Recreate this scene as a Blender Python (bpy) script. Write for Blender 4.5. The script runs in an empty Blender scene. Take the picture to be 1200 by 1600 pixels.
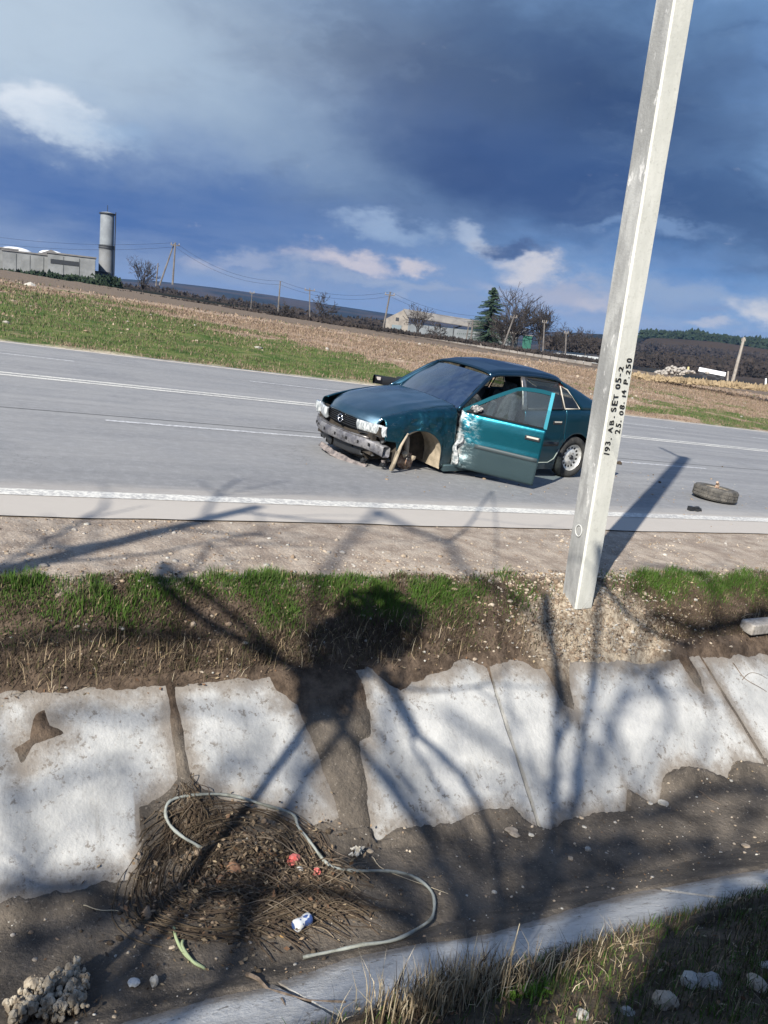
import bpy, math, random
import numpy as np
from mathutils import Matrix, Vector
random.seed(7); RNG = np.random.default_rng(11)
sc = bpy.context.scene
rad = math.radians
# ------------------------------------------------------------------ camera
FPX = 1300.0; ROLL = rad(6.0); PITCH = math.atan(300*math.cos(ROLL)/FPX); EYE = 1.76
fwd = np.array([0, math.cos(PITCH), -math.sin(PITCH)]); up0 = np.array([0, math.sin(PITCH), math.cos(PITCH)]); rt0 = np.array([1., 0, 0])
rt = rt0*math.cos(ROLL)+up0*math.sin(ROLL); up = up0*math.cos(ROLL)-rt0*math.sin(ROLL)
# a photo leaning clockwise = camera rolled counter-clockwise
cam_d = bpy.data.cameras.new('camera'); cam = bpy.data.objects.new('camera', cam_d); sc.collection.objects.link(cam)
cam_d.sensor_fit = 'VERTICAL'; cam_d.sensor_height = 36; cam_d.lens = 36*FPX/1600; cam_d.clip_start = .05; cam_d.clip_end = 12000
Rm = Matrix(((rt[0], up[0], -fwd[0]), (rt[1], up[1], -fwd[1]), (rt[2], up[2], -fwd[2])))
cam.matrix_world = Matrix.Translation((0, 0, EYE)) @ Rm.to_4x4()
sc.camera = cam
sc.view_settings.view_transform = 'Standard'; sc.view_settings.look = 'None'; sc.view_settings.gamma = 1
sc.view_settings.exposure = 0.85; sc.view_settings.use_curve_mapping = False

def ray(px, py):
    dx, dy = px-600, py-800
    u = dx*math.cos(ROLL)+dy*math.sin(ROLL); v = -(-dx*math.sin(ROLL)+dy*math.cos(ROLL))
    return (u*rt0+v*up0+FPX*fwd)/FPX
def azel(px, py):
    r = ray(px, py); return math.atan2(r[0], r[1]), math.atan2(r[2], math.hypot(r[0], r[1]))
# road frame: s along the road (to the right), t across it (away), n up; it falls gently to the right
es = np.array([0.8684715, 0.4932510, -0.0496050]); et = np.array([-0.4925346, 0.8698860, 0.0266090]); en = np.array([0.0562756, 0.0013231, 0.9984144])
LM = Matrix(((es[0], et[0], en[0], 0), (es[1], et[1], en[1], 0), (es[2], et[2], en[2], 0), (0, 0, 0, 1)))
LMn = np.array([es, et, en])
def toL(p): return LMn @ np.array(p, float)
def toW(s, t, n): return Vector(es*s+et*t+en*n)

# ------------------------------------------------------------------ sun
SAZ, SEL = rad(36), rad(34)
sunL = np.array([math.cos(SAZ)*math.cos(SEL), math.sin(SAZ)*math.cos(SEL), -math.sin(SEL)])   # travel direction in the road frame
sunW = es*sunL[0]+et*sunL[1]+en*sunL[2]
sd = bpy.data.lights.new('sun', 'SUN'); sd.energy = 4.6; sd.angle = rad(.55); sd.color = (1, .95, .86)
sun = bpy.data.objects.new('sun', sd); sc.collection.objects.link(sun)
sun.rotation_euler = Vector(sunW).to_track_quat('-Z', 'Y').to_euler()

# ------------------------------------------------------------------ world: sky with clouds, in azimuth / elevation
world = bpy.data.worlds.new('World'); sc.world = world; world.use_nodes = True
nt = world.node_tree; nt.nodes.clear()
class G:
    """small helper that writes node graphs"""
    def __init__(s, nt): s.nt = nt
    def put(s, sock, v):
        if hasattr(v, 'is_linked') or isinstance(v, bpy.types.NodeSocket): s.nt.links.new(v, sock)
        else: sock.default_value = v
    def m(s, op, a, b=None, c=None, clamp=False):
        n = s.nt.nodes.new('ShaderNodeMath'); n.operation = op; n.use_clamp = clamp
        s.put(n.inputs[0], a)
        if b is not None: s.put(n.inputs[1], b)
        if c is not None: s.put(n.inputs[2], c)
        return n.outputs[0]
    def vm(s, op, a, b=None, scale=None):
        n = s.nt.nodes.new('ShaderNodeVectorMath'); n.operation = op; s.put(n.inputs[0], a)
        if b is not None: s.put(n.inputs[1], b)
        if scale is not None: s.put(n.inputs['Scale'], scale)
        return n.outputs[0]
    def mix(s, f, a, b, mode='MIX'):
        n = s.nt.nodes.new('ShaderNodeMix'); n.data_type = 'RGBA'; n.blend_type = mode
        s.put(n.inputs[0], f); s.put(n.inputs[6], a); s.put(n.inputs[7], b); return n.outputs[2]
    def noise(s, vec, scale, detail=4, rough=.55, dim='3D', col=False, dist=0):
        n = s.nt.nodes.new('ShaderNodeTexNoise'); n.noise_dimensions = dim
        if vec is not None: s.put(n.inputs['Vector'], vec)
        n.inputs['Scale'].default_value = scale; n.inputs['Detail'].default_value = detail; n.inputs['Roughness'].default_value = rough; n.inputs['Distortion'].default_value = dist
        return n.outputs['Color' if col else 'Fac']
    def ramp(s, f, stops):
        n = s.nt.nodes.new('ShaderNodeValToRGB'); e = n.color_ramp.elements
        while len(e) < len(stops): e.new(.5)
        for i, (p, c) in enumerate(stops):
            e[i].position = p; e[i].color = (c, c, c, 1) if not hasattr(c, '__len__') else tuple(c)+(1,)
        s.put(n.inputs[0], f); return n.outputs[0]
    def smooth(s, v, a, b, lo=0., hi=1.):
        n = s.nt.nodes.new('ShaderNodeMapRange'); n.interpolation_type = 'SMOOTHSTEP'
        s.put(n.inputs[0], v); n.inputs[1].default_value = a; n.inputs[2].default_value = b; n.inputs[3].default_value = lo; n.inputs[4].default_value = hi
        return n.outputs[0]
    def comb(s, x, y, z):
        n = s.nt.nodes.new('ShaderNodeCombineXYZ'); s.put(n.inputs[0], x); s.put(n.inputs[1], y); s.put(n.inputs[2], z); return n.outputs[0]
    def sep(s, v):
        n = s.nt.nodes.new('ShaderNodeSeparateXYZ'); s.put(n.inputs[0], v); return n.outputs
def lin(r, g, b):
    f = lambda c: (c/255/12.92) if c/255 <= .04045 else ((c/255+.055)/1.055)**2.4
    return (f(r), f(g), f(b), 1)
g = G(nt)
tc = nt.nodes.new('ShaderNodeTexCoord'); D = tc.outputs['Generated']
X, Y, Z = g.sep(D)
AZ = g.m('ARCTAN2', X, Y); EL = g.m('ARCSINE', Z)
sky = nt.nodes.new('ShaderNodeTexSky'); sky.sky_type = 'NISHITA'; sky.sun_disc = False
sky.sun_elevation = SEL; sky.sun_rotation = math.atan2(-sunW[0], -sunW[1]); sky.air_density = 1.2; sky.dust_density = 1.0
SK = g.mix(1.0, sky.outputs[0], (.62, .74, .95, 1), 'MULTIPLY')
UV = g.comb(AZ, g.m('MULTIPLY', EL, 1.9), 0.0)
w1 = g.noise(UV, 5.0, 6, .62, col=True)
w2 = g.noise(UV, 15.0, 5, .6, col=True)
off = g.vm('ADD', g.vm('SCALE', g.vm('SUBTRACT', w1, (.5, .5, .5)), scale=.15), g.vm('SCALE', g.vm('SUBTRACT', w2, (.5, .5, .5)), scale=.07))
WX, WY, WZ = g.sep(off)
U = g.m('ADD', AZ, WX); V = g.m('ADD', EL, g.m('MULTIPLY', WY, .6))
WSTR = .1
EXPO = 2**sc.view_settings.exposure
def cc(r, g_, b): 
    c = lin(r, g_, b); k = 1/(WSTR*EXPO); return (c[0]*k, c[1]*k, c[2]*k, 1)
def blob(px, py, rx, ry, tilt=0, soft=1.0, scat=None, raw=False):
    a, e = azel(px, py); rx /= FPX; ry /= FPX
    uu, vv = (AZ, EL) if raw else (U, V)
    x = g.m('SUBTRACT', uu, a); y = g.m('SUBTRACT', vv, e)
    t_ = rad(tilt); c, s_ = math.cos(t_), math.sin(t_)
    xr = g.m('MULTIPLY', g.m('ADD', g.m('MULTIPLY', x, c), g.m('MULTIPLY', y, s_)), 1/rx)
    yr = g.m('MULTIPLY', g.m('SUBTRACT', g.m('MULTIPLY', y, c), g.m('MULTIPLY', x, s_)), 1/ry)
    d = g.m('ADD', g.m('MULTIPLY', xr, xr), g.m('MULTIPLY', yr, yr))
    return g.m('POWER', 2.718, g.m('MULTIPLY', d, -1.0*soft))
# broken cloud cover everywhere (also outside the frame)
big = g.noise(UV, 2.3, 5, .6, dist=.6)
cover = g.smooth(big, .38, .62)
SHEET = g.mix(g.noise(UV, 3.7, 5, .6), cc(58, 92, 146), cc(128, 154, 190))
col = g.mix(g.m('MULTIPLY', cover, .8), SK, SHEET)
wis = g.noise(g.comb(g.m('MULTIPLY', U, 1.0), g.m('MULTIPLY', V, 3.2), 3.0), 7.0, 6, .6)
col = g.mix(g.smooth(wis, .42, .72, 0, .34), col, cc(140, 166, 202))
SKYB = [  # (px, py, rx, ry, tilt, colour, strength)
 (600, 430, 1000, 150, 0, (112, 156, 208), .9),
 (1000, 420, 330, 70, -4, (92, 148, 214), .9),
 (150, 60, 520, 200, 0, (150, 176, 204), 1.0),
 (20, 20, 260, 120, 0, (186, 204, 222), .9),
 (600, 10, 260, 60, 0, (92, 124, 166), .7),
 (1100, 10, 330, 60, 0, (104, 138, 178), .8),
 (120, 310, 400, 80, -3, (44, 92, 158), 1.0),
 (60, 365, 260, 40, 0, (42, 84, 146), .8),
 (640, 120, 270, 85, -4, (50, 76, 116), 1.0),
 (930, 150, 330, 110, -4, (50, 76, 118), 1.0),
 (420, 320, 260, 62, -6, (44, 86, 148), 1.0),
 (720, 270, 330, 82, -6, (40, 72, 128), 1.0),
 (640, 338, 100, 28, -10, (54, 84, 134), 1.0),
 (1000, 300, 280, 60, -6, (50, 82, 134), 1.0),
 (1150, 330, 160, 66, -6, (66, 96, 140), .9),
 (440, 215, 290, 46, -14, (116, 146, 184), .85),
 (330, 130, 240, 50, -22, (140, 166, 196), .8),
 (250, 225, 160, 34, -16, (104, 138, 184), .6),
 (800, 45, 300, 26, -6, (64, 92, 134), .6),
 (1120, 215, 130, 22, 8, (78, 106, 148), .6),
]
for px, py, rx, ry, tl, c, k in SKYB:
    col = g.mix(g.m('MULTIPLY', blob(px, py, rx, ry, tl), k, clamp=True), col, cc(*c))
# billow structure: light and dark inside the cloud masses
bil = g.noise(g.comb(U, g.m('MULTIPLY', V, 2.0), 9.0), 5.0, 7, .62, dist=.4)
col = g.mix(g.smooth(bil, .50, .74, 0, .42), col, cc(134, 160, 194))
bil2 = g.noise(g.comb(AZ, g.m('MULTIPLY', EL, 2.4), 4.0), 8.0, 7, .6, dist=.5)
col = g.mix(g.smooth(bil2, .48, .70, 0, .38), col, cc(38, 68, 118))
for px, py, rx, ry, tl, c, k in ((30, 30, 330, 110, 0, (186, 204, 222), .70), (-600, -300, 620, 420, 0, (190, 206, 222), .9), (880, 462, 520, 52, -5, (138, 170, 210), .72), (330, 440, 330, 34, -5, (140, 162, 194), .7), (110, 310, 400, 62, -3, (40, 90, 160), .8), (760, 285, 300, 60, -6, (42, 72, 124), .5)):
    col = g.mix(g.m('MULTIPLY', blob(px, py, rx, ry, tl), k, clamp=True), col, cc(*c))
# low pink-grey band above the horizon
hz = g.m('POWER', 2.718, g.m('MULTIPLY', g.m('ABSOLUTE', g.m('SUBTRACT', g.m('ADD', EL, g.m('MULTIPLY', WY, .4)), .028)), -24.0))
col = g.mix(g.m('MULTIPLY', hz, g.smooth(g.noise(g.comb(AZ, g.m('MULTIPLY', EL, 5.0), 1.0), 9.0, 5, .6), .38, .62, .35, .95)), col, cc(134, 154, 190))
# small sunlit cumuli: soft-edged puffs cut by noise
puffn = g.noise(g.comb(AZ, g.m('MULTIPLY', EL, 1.6), 0.0), 34.0, 6, .6)
def puff(px, py, rx, ry, c, k, thr=.30):
    global col
    b = blob(px, py, rx, ry, 0)
    v = g.m('ADD', b, g.m('MULTIPLY', g.m('SUBTRACT', puffn, .5), .85))
    col = g.mix(g.m('MULTIPLY', g.smooth(v, thr-.12, thr+.75), k), col, cc(*c))
puff(80, 180, 58, 34, (222, 230, 240), 1.0, .26)
puff(130, 208, 66, 30, (200, 214, 230), .9)
puff(190, 215, 50, 22, (150, 178, 210), .6)
puff(575, 352, 60, 16, (158, 180, 210), .8)
puff(620, 368, 80, 16, (150, 174, 206), .8)
puff(735, 372, 40, 22, (172, 188, 212), .9)
puff(760, 386, 26, 12, (190, 200, 216), .8)
puff(535, 407, 70, 17, (202, 198, 208), 1.0, .24)
puff(638, 413, 36, 13, (204, 200, 208), 1.0, .24)
puff(830, 416, 54, 18, (206, 206, 214), 1.0, .24)
puff(805, 392, 52, 12, (76, 100, 144), .95)
puff(885, 458, 90, 26, (176, 180, 198), .95, .24)
puff(930, 470, 50, 16, (196, 194, 204), .8)
puff(790, 446, 70, 15, (168, 178, 202), .85)
puff(1185, 487, 40, 18, (216, 216, 220), 1.0, .24)
puff(1120, 515, 30, 10, (192, 196, 208), .85)
puff(1060, 462, 150, 24, (150, 170, 200), .8)
puff(1000, 360, 120, 14, (128, 158, 200), .7)
puff(410, 404, 90, 15, (160, 172, 198), .85)
puff(325, 408, 40, 14, (178, 182, 200), .85)
puff(400, 430, 130, 16, (148, 164, 192), .8)
puff(600, 440, 150, 12, (160, 174, 198), .85)
puff(700, 470, 120, 12, (140, 162, 196), .8)
puff(960, 505, 130, 16, (156, 172, 200), .8)
bg = nt.nodes.new('ShaderNodeBackground'); nt.links.new(col, bg.inputs[0]); bg.inputs[1].default_value = WSTR
wo = nt.nodes.new('ShaderNodeOutputWorld'); nt.links.new(bg.outputs[0], wo.inputs[0])

# ------------------------------------------------------------------ helpers
def link(o): sc.collection.objects.link(o); return o
def mesh(name, v, f, mat=None, parent=None, mw=None, smooth=False, mats=None, mi=None):
    me = bpy.data.meshes.new(name)
    if isinstance(f, np.ndarray):
        v = np.asarray(v, np.float32); nf, k = f.shape
        me.vertices.add(len(v)); me.vertices.foreach_set('co', v.ravel())
        me.loops.add(nf*k); me.loops.foreach_set('vertex_index', f.ravel().astype(np.int32))
        me.polygons.add(nf); me.polygons.foreach_set('loop_start', np.arange(0, nf*k, k, dtype=np.int32)); me.polygons.foreach_set('loop_total', np.full(nf, k, np.int32))
        me.update(calc_edges=True)
    else:
        me.from_pydata([tuple(p) for p in v], [], f); me.update()
    for m_ in (mats or ([mat] if mat else [])): me.materials.append(m_)
    if mi is not None: me.polygons.foreach_set('material_index', np.asarray(mi, np.int32))
    if smooth: me.polygons.foreach_set('use_smooth', [True]*len(me.polygons))
    o = bpy.data.objects.new(name, me); link(o)
    if parent is not None: o.parent = parent
    if mw is not None: o.matrix_world = mw
    return o
def tag(o, label=None, cat=None, group=None, kind=None):
    if label: o['label'] = label
    if cat: o['category'] = cat
    if group: o['group'] = group
    if kind: o['kind'] = kind
    return o
def empty(name, loc, label=None, cat=None, group=None, rot=None, mw=None):
    o = bpy.data.objects.new(name, None); link(o); o.empty_display_size = .1
    if mw is not None: o.matrix_world = mw
    else:
        o.location = loc
        if rot: o.rotation_euler = rot
    return tag(o, label, cat, group)
def copy_tree(o, parent=None):
    c = o.copy(); link(c); c.parent = parent
    for ch in list(o.children): copy_tree(ch, c)
    return c
def solid(o, th, off=-1):
    md = o.modifiers.new('solid', 'SOLIDIFY'); md.thickness = th; md.offset = off; return o
def bevel(o, w, seg=2):
    md = o.modifiers.new('bevel', 'BEVEL'); md.width = w; md.segments = seg; md.limit_method = 'ANGLE'; return o
class MB:
    def __init__(s): s.v = []; s.f = []
    def add(s, v, f):
        b = len(s.v); s.v += [tuple(p) for p in v]; s.f += [tuple(i+b for i in q) for q in f]
    def box(s, c, d, rot=None):
        pts = [Vector((x*d[0]/2, y*d[1]/2, z*d[2]/2)) for x in (-1, 1) for y in (-1, 1) for z in (-1, 1)]
        if rot is not None: pts = [rot @ p for p in pts]
        s.add([p+Vector(c) for p in pts], [(0, 1, 3, 2), (4, 6, 7, 5), (0, 4, 5, 1), (2, 3, 7, 6), (0, 2, 6, 4), (1, 5, 7, 3)])
        return s
    def tube(s, pts, r, n=6, caps=True):
        pts = [Vector(p) for p in pts]; R = r if hasattr(r, '__len__') else [r]*len(pts)
        b = len(s.v); prev = None
        for i, p in enumerate(pts):
            d = (pts[min(i+1, len(pts)-1)]-pts[max(i-1, 0)]).normalized()
            if prev is None:
                a = d.orthogonal().normalized()
            else:
                a = (prev-d*prev.dot(d)).normalized()
            prev = a; c = d.cross(a)
            for k in range(n):
                t = 2*math.pi*k/n; s.v.append(tuple(p+(a*math.cos(t)+c*math.sin(t))*R[i]))
        for i in range(len(pts)-1):
            for k in range(n):
                s.f.append((b+i*n+k, b+i*n+(k+1) % n, b+(i+1)*n+(k+1) % n, b+(i+1)*n+k))
        if caps:
            s.f.append(tuple(b+k for k in range(n))[::-1]); s.f.append(tuple(b+(len(pts)-1)*n+k for k in range(n)))
        return s
    def lathe(s, prof, n=24, axis='y', c=(0, 0, 0), skip=None):
        """prof = [(along, radius)]"""
        b = len(s.v); c = Vector(c)
        for (a, r) in prof:
            for k in range(n):
                t = 2*math.pi*k/n; x, z = r*math.cos(t), r*math.sin(t)
                p = Vector((x, a, z)) if axis == 'y' else (Vector((x, z, a)) if axis == 'z' else Vector((a, x, z)))
                s.v.append(tuple(p+c))
        for i in range(len(prof)-1):
            for k in range(n):
                if skip and skip(i, k): continue
                s.f.append((b+i*n+k, b+i*n+(k+1) % n, b+(i+1)*n+(k+1) % n, b+(i+1)*n+k))
        return s
    def grid(s, fn, nu, nv, keep=None):
        b = len(s.v)
        for i in range(nu+1):
            for j in range(nv+1): s.v.append(tuple(fn(i/nu, j/nv)))
        for i in range(nu):
            for j in range(nv):
                if keep and not keep((i+.5)/nu, (j+.5)/nv): continue
                q = b+i*(nv+1)+j; s.f.append((q, q+nv+1, q+nv+2, q+1))
        return s
    def build(s, name, mat, parent=None, mw=None, smooth=False):
        return mesh(name, s.v, s.f, mat, parent, mw, smooth)
# value noise in numpy
_P = np.random.default_rng(5).random((256, 256))
def vn(x, y):
    x = np.asarray(x, float); y = np.asarray(y, float)
    xi = np.floor(x).astype(int); yi = np.floor(y).astype(int); fx = x-xi; fy = y-yi
    fx = fx*fx*(3-2*fx); fy = fy*fy*(3-2*fy)
    a = _P[xi % 256, yi % 256]; b = _P[(xi+1) % 256, yi % 256]; c = _P[xi % 256, (yi+1) % 256]; d = _P[(xi+1) % 256, (yi+1) % 256]
    return (a*(1-fx)+b*fx)*(1-fy)+(c*(1-fx)+d*fx)*fy
def fbm(x, y, o=4):
    r = 0; a = .5
    for k in range(o): r = r+a*(vn(x*2**k+17*k, y*2**k+31*k)-.5)*2; a *= .5
    return r     # about -1..1
def sst(x, a, b):
    t = np.clip((np.asarray(x, float)-a)/(b-a), 0, 1); return t*t*(3-2*t)

# ------------------------------------------------------------------ materials
MATS = {}
def mat(name, color=(.5, .5, .5), rough=.8, metal=0, spec=.3, coat=0, fn=None, bump=None, trans=0, alpha=1):
    """fn(g, coord) -> colour socket; bump = (scale, strength, distance)"""
    m = bpy.data.materials.new(name); m.use_nodes = True; nt = m.node_tree
    b = nt.nodes['Principled BSDF']; b.inputs['Base Color'].default_value = tuple(color)[:3]+(1,)
    b.inputs['Roughness'].default_value = rough; b.inputs['Metallic'].default_value = metal
    b.inputs['Specular IOR Level'].default_value = spec; b.inputs['Coat Weight'].default_value = coat; b.inputs['Coat Roughness'].default_value = .08
    b.inputs['Transmission Weight'].default_value = trans
    g = G(nt); c = nt.nodes.new('ShaderNodeTexCoord').outputs['Object']
    if fn:
        r = fn(g, c)
        if isinstance(r, tuple): nt.links.new(r[0], b.inputs['Base Color']); nt.links.new(r[1], b.inputs['Roughness'])
        else: nt.links.new(r, b.inputs['Base Color'])
    if bump:
        bn = nt.nodes.new('ShaderNodeBump'); bn.inputs['Strength'].default_value = bump[1]; bn.inputs['Distance'].default_value = bump[2]
        nt.links.new(g.noise(c, bump[0], 6, .65), bn.inputs['Height']); nt.links.new(bn.outputs[0], b.inputs['Normal'])
    MATS[name] = m; return m
def mottled(c1, c2, sc1=3., c3=None, sc2=20., lo=.35, hi=.65, amt=.6, obj=True):
    def fn(g, c):
        k = g.mix(g.smooth(g.noise(c, sc1, 6, .6), lo, hi), tuple(c1)+(1,), tuple(c2)+(1,))
        if c3: k = g.mix(g.m('MULTIPLY', g.smooth(g.noise(c, sc2, 4, .6), .5, .68), amt), k, tuple(c3)+(1,))
        return k
    return fn
def asphalt_fn(g, c):
    sx, sy, sz = g.sep(c)
    st = g.comb(g.m('MULTIPLY', sx, .06), g.m('MULTIPLY', sy, 2.2), 0.0)
    k = g.mix(g.smooth(g.noise(st, 1.6, 5, .6), .3, .7), (.205, .203, .202, 1), (.262, .258, .252, 1))
    k = g.mix(g.smooth(g.noise(c, .9, 5, .6), .4, .75, 0, .5), k, (.165, .17, .18, 1))
    k = g.mix(g.smooth(g.noise(g.comb(g.m('MULTIPLY', sx, .04), sy, 4.), 1.1, 3, .5), .48, .66, 0, .5), k, (.155, .155, .158, 1))
    k = g.mix(g.smooth(g.noise(g.comb(g.m('MULTIPLY', sx, .8), sy, 2.), .55, 7, .75), .56, .60, 0, .35), k, (.15, .15, .155, 1))
    vor = g.nt.nodes.new('ShaderNodeTexVoronoi'); vor.feature = 'DISTANCE_TO_EDGE'; g.put(vor.inputs['Vector'], g.vm('ADD', g.vm('MULTIPLY', c, (.30, .75, 1.)), g.vm('SCALE', g.noise(c, 2.2, 5, .7, col=True), scale=.5))); vor.inputs['Scale'].default_value = .8
    k = g.mix(g.m('MULTIPLY', g.smooth(vor.outputs['Distance'], .006, .0), g.smooth(g.noise(c, .35, 3, .5), .52, .62, 0, .6)), k, (.08, .08, .082, 1))
    k = g.mix(g.smooth(g.noise(c, 9., 4, .7), .42, .7, 0, .35), k, (.32, .32, .32, 1))
    k = g.mix(g.smooth(g.noise(c, 130., 2, .7), .5, .75, 0, .5), k, (.38, .375, .37, 1))
    # dusty pale shoulder beside the near edge line
    k = g.mix(g.m('MULTIPLY', g.smooth(g.m('ADD', sy, g.m('MULTIPLY', g.noise(st, 3., 4, .6), .5)), 6.95, 7.75, 1., 0.), .8), k, (.47, .425, .37, 1))
    return k
M_asph = mat('asphalt', fn=asphalt_fn, rough=.75, spec=.35, bump=(160, .45, .004))
M_seam = mat('bitumen_seam', (.07, .07, .075), .7)
def paint_fn(g, c):
    return g.mix(g.smooth(g.m('ADD', g.noise(c, 26., 5, .75), g.m('MULTIPLY', g.noise(c, 1.5, 3, .5), .3)), .56, .76, 0, .85), (.66, .64, .58, 1), (.32, .31, .30, 1))
M_paint = mat('road_paint', fn=paint_fn, rough=.6)
def paint2_fn(g, c):
    return g.mix(g.smooth(g.noise(c, 22., 5, .7), .36, .62, 0, .8), (.55, .55, .55, 1), (.22, .22, .225, 1))
M_paint2 = mat('worn_road_paint', fn=paint2_fn, rough=.7)
def earth_fn(g, c):
    sx, sy, sz = g.sep(c)
    wob = g.m('MULTIPLY', g.m('SUBTRACT', g.noise(c, 3., 5, .65), .5), .5)
    t = g.m('ADD', sy, wob)
    gravel = g.mix(g.smooth(g.noise(c, 5., 6, .65), .32, .68), (.235, .185, .145, 1), (.40, .335, .27, 1))
    gravel = g.mix(g.smooth(g.noise(c, 70., 3, .7), .56, .66, 0, .7), gravel, (.56, .50, .42, 1))
    gravel = g.mix(g.smooth(g.noise(c, 1.3, 5, .6), .5, .75, 0, .55), gravel, (.20, .155, .125, 1))
    soil = g.mix(g.smooth(g.noise(c, 9., 6, .7), .3, .7), (.045, .032, .023, 1), (.145, .105, .075, 1))
    mud = g.mix(g.smooth(g.noise(c, 4., 6, .65), .3, .7), (.070, .060, .050, 1), (.155, .130, .104, 1))
    mud = g.mix(g.smooth(g.noise(c, 60., 3, .7), .60, .70, 0, .6), mud, (.33, .29, .24, 1))
    near = g.mix(g.smooth(g.noise(c, 8., 5, .7), .3, .7), (.055, .042, .03, 1), (.15, .115, .08, 1))
    k = g.mix(g.smooth(t, 4.90, 5.02), soil, gravel)
    # pale rubble heaped round the pole
    dx = g.m('SUBTRACT', sx, 4.62); dy = g.m('SUBTRACT', sy, 4.5)
    d = g.m('ADD', g.m('MULTIPLY', dx, dx), g.m('MULTIPLY', g.m('MULTIPLY', dy, dy), 3.2))
    pale = g.mix(g.smooth(g.noise(c, 24., 5, .7), .35, .62), (.19, .14, .095, 1), (.46, .385, .285, 1))
    k = g.mix(g.smooth(g.m('ADD', d, wob), .70, .2), k, pale)
    k = g.mix(g.smooth(t, 4.30, 4.12), k, mud)
    k = g.mix(g.smooth(t, 2.45, 2.2), k, near)
    return k
M_earth = mat('roadside_earth', fn=earth_fn, rough=.95, spec=.15, bump=(34, .9, .02))
def attr(g, name):
    n = g.nt.nodes.new('ShaderNodeAttribute'); n.attribute_name = name; return n.outputs['Fac']
def slab_base(g, c, c1, c2, streak):
    sx, sy, sz = g.sep(c)
    k = g.mix(g.smooth(g.noise(c, 2.6, 7, .65), .32, .68), c1, c2)
    k = g.mix(g.smooth(g.noise(c, 1.3, 6, .7), .5, .72, 0, .55), k, (.27, .27, .265, 1))
    k = g.mix(g.smooth(g.noise(c, 9., 6, .75), .54, .78, 0, .4), k, (.26, .25, .235, 1))
    k = g.mix(g.smooth(g.noise(c, 42., 4, .7), .64, .74, 0, .6), k, (.19, .17, .145, 1))
    st = g.comb(g.m('MULTIPLY', sx, 5. if streak else .5), g.m('MULTIPLY', sy, .8 if streak else 4.), 0.)
    k = g.mix(g.smooth(g.noise(st, 2.4, 6, .7), .54, .74, 0, .5), k, (.24, .225, .20, 1))
    # mud washed on from the soil edges, and small splashes
    cv = g.m('ADD', attr(g, 'cover'), g.m('MULTIPLY', g.m('SUBTRACT', g.noise(c, 7., 6, .75), .5), .28))
    k = g.mix(g.smooth(cv, -.15, .0, 0, .8), k, (.165, .135, .105, 1))
    k = g.mix(g.m('MULTIPLY', g.smooth(cv, -.34, -.12), g.smooth(g.noise(c, 22., 5, .75), .55, .64, 0, .75)), k, (.14, .115, .09, 1))
    return k
def slab_fn(g, c): return slab_base(g, c, (.47, .465, .445, 1), (.345, .345, .335, 1), True)
M_slab = mat('concrete_slab', fn=slab_fn, rough=.9, spec=.2, bump=(38, .7, .010))
def nslab_fn(g, c): return slab_base(g, c, (.58, .57, .54, 1), (.38, .375, .36, 1), False)
M_nslab = mat('stained_concrete_slab', fn=nslab_fn, rough=.9, spec=.2, bump=(38, .7, .010))
def green_zone(s, t):
    lim = np.interp(s, [-8, 12, 13.75, 15, 16.2, 17.5, 24, 35, 60, 200], [60, 58, 48, 41, 35, 31, 31, 36, 44, 44])
    return np.clip((lim-t)/9-.55-.5*sst(-t, -22.2, -20.6)-.35*sst(s, 6, 12)*sst(-s, -26, -18)+fbm(s*.35+2, t*.4, 5)*2.4+fbm(s*1.3, t*1.1+7, 4)*1.6, 0, 1)
def verge_fn(g, c):
    sx, sy, sz = g.sep(c)
    st = g.comb(g.m('MULTIPLY', sx, .25), sy, 0.0)
    tan = g.mix(g.smooth(g.noise(st, .5, 6, .7), .3, .7), (.22, .155, .11, 1), (.38, .28, .205, 1))
    tan = g.mix(g.smooth(g.noise(c, 1.4, 6, .75), .5, .62, 0, .7), tan, (.46, .36, .27, 1))
    tan = g.mix(g.smooth(g.noise(c, 2.2, 6, .75), .55, .68, 0, .7), tan, (.14, .10, .07, 1))
    grn = g.mix(g.smooth(g.noise(c, 1.1, 6, .7), .35, .65), (.045, .085, .02, 1), (.13, .15, .05, 1))
    grn = g.mix(g.smooth(g.noise(c, 1.9, 6, .75), .52, .66, 0, .65), grn, (.22, .165, .11, 1))
    edge = g.m('ADD', g.m('MULTIPLY', g.m('SUBTRACT', g.noise(st, .55, 4, .6), .5), 12.), sy)
    k = g.mix(g.smooth(g.m('ADD', attr(g, 'green'), g.m('MULTIPLY', g.m('SUBTRACT', g.noise(c, 3., 4, .7), .5), .6)), .3, .7), tan, grn)
    k = g.mix(g.smooth(g.m('ADD', sy, g.m('MULTIPLY', g.noise(c, 1.5, 4, .7), 1.2)), 21.2, 20.6), k, (.42, .36, .27, 1))
    k = g.mix(g.smooth(edge, 57., 62.), k, (.16, .125, .095, 1))
    return k
M_verge = mat('verge_soil', fn=verge_fn, rough=.95, spec=.1, bump=(6, .8, .1))
M_terr = mat('distant_land', fn=lambda g, c: g.mix(g.smooth(g.noise(g.vm('MULTIPLY', c, (1., 1., 3.)), .006, 6, .6), .42, .6), (.018, .022, .02, 1), (.055, .042, .032, 1)), rough=1, spec=0)
M_yard = mat('pale_yard_gravel', fn=mottled((.30, .285, .26), (.42, .40, .37), .3), rough=.95)

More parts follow.
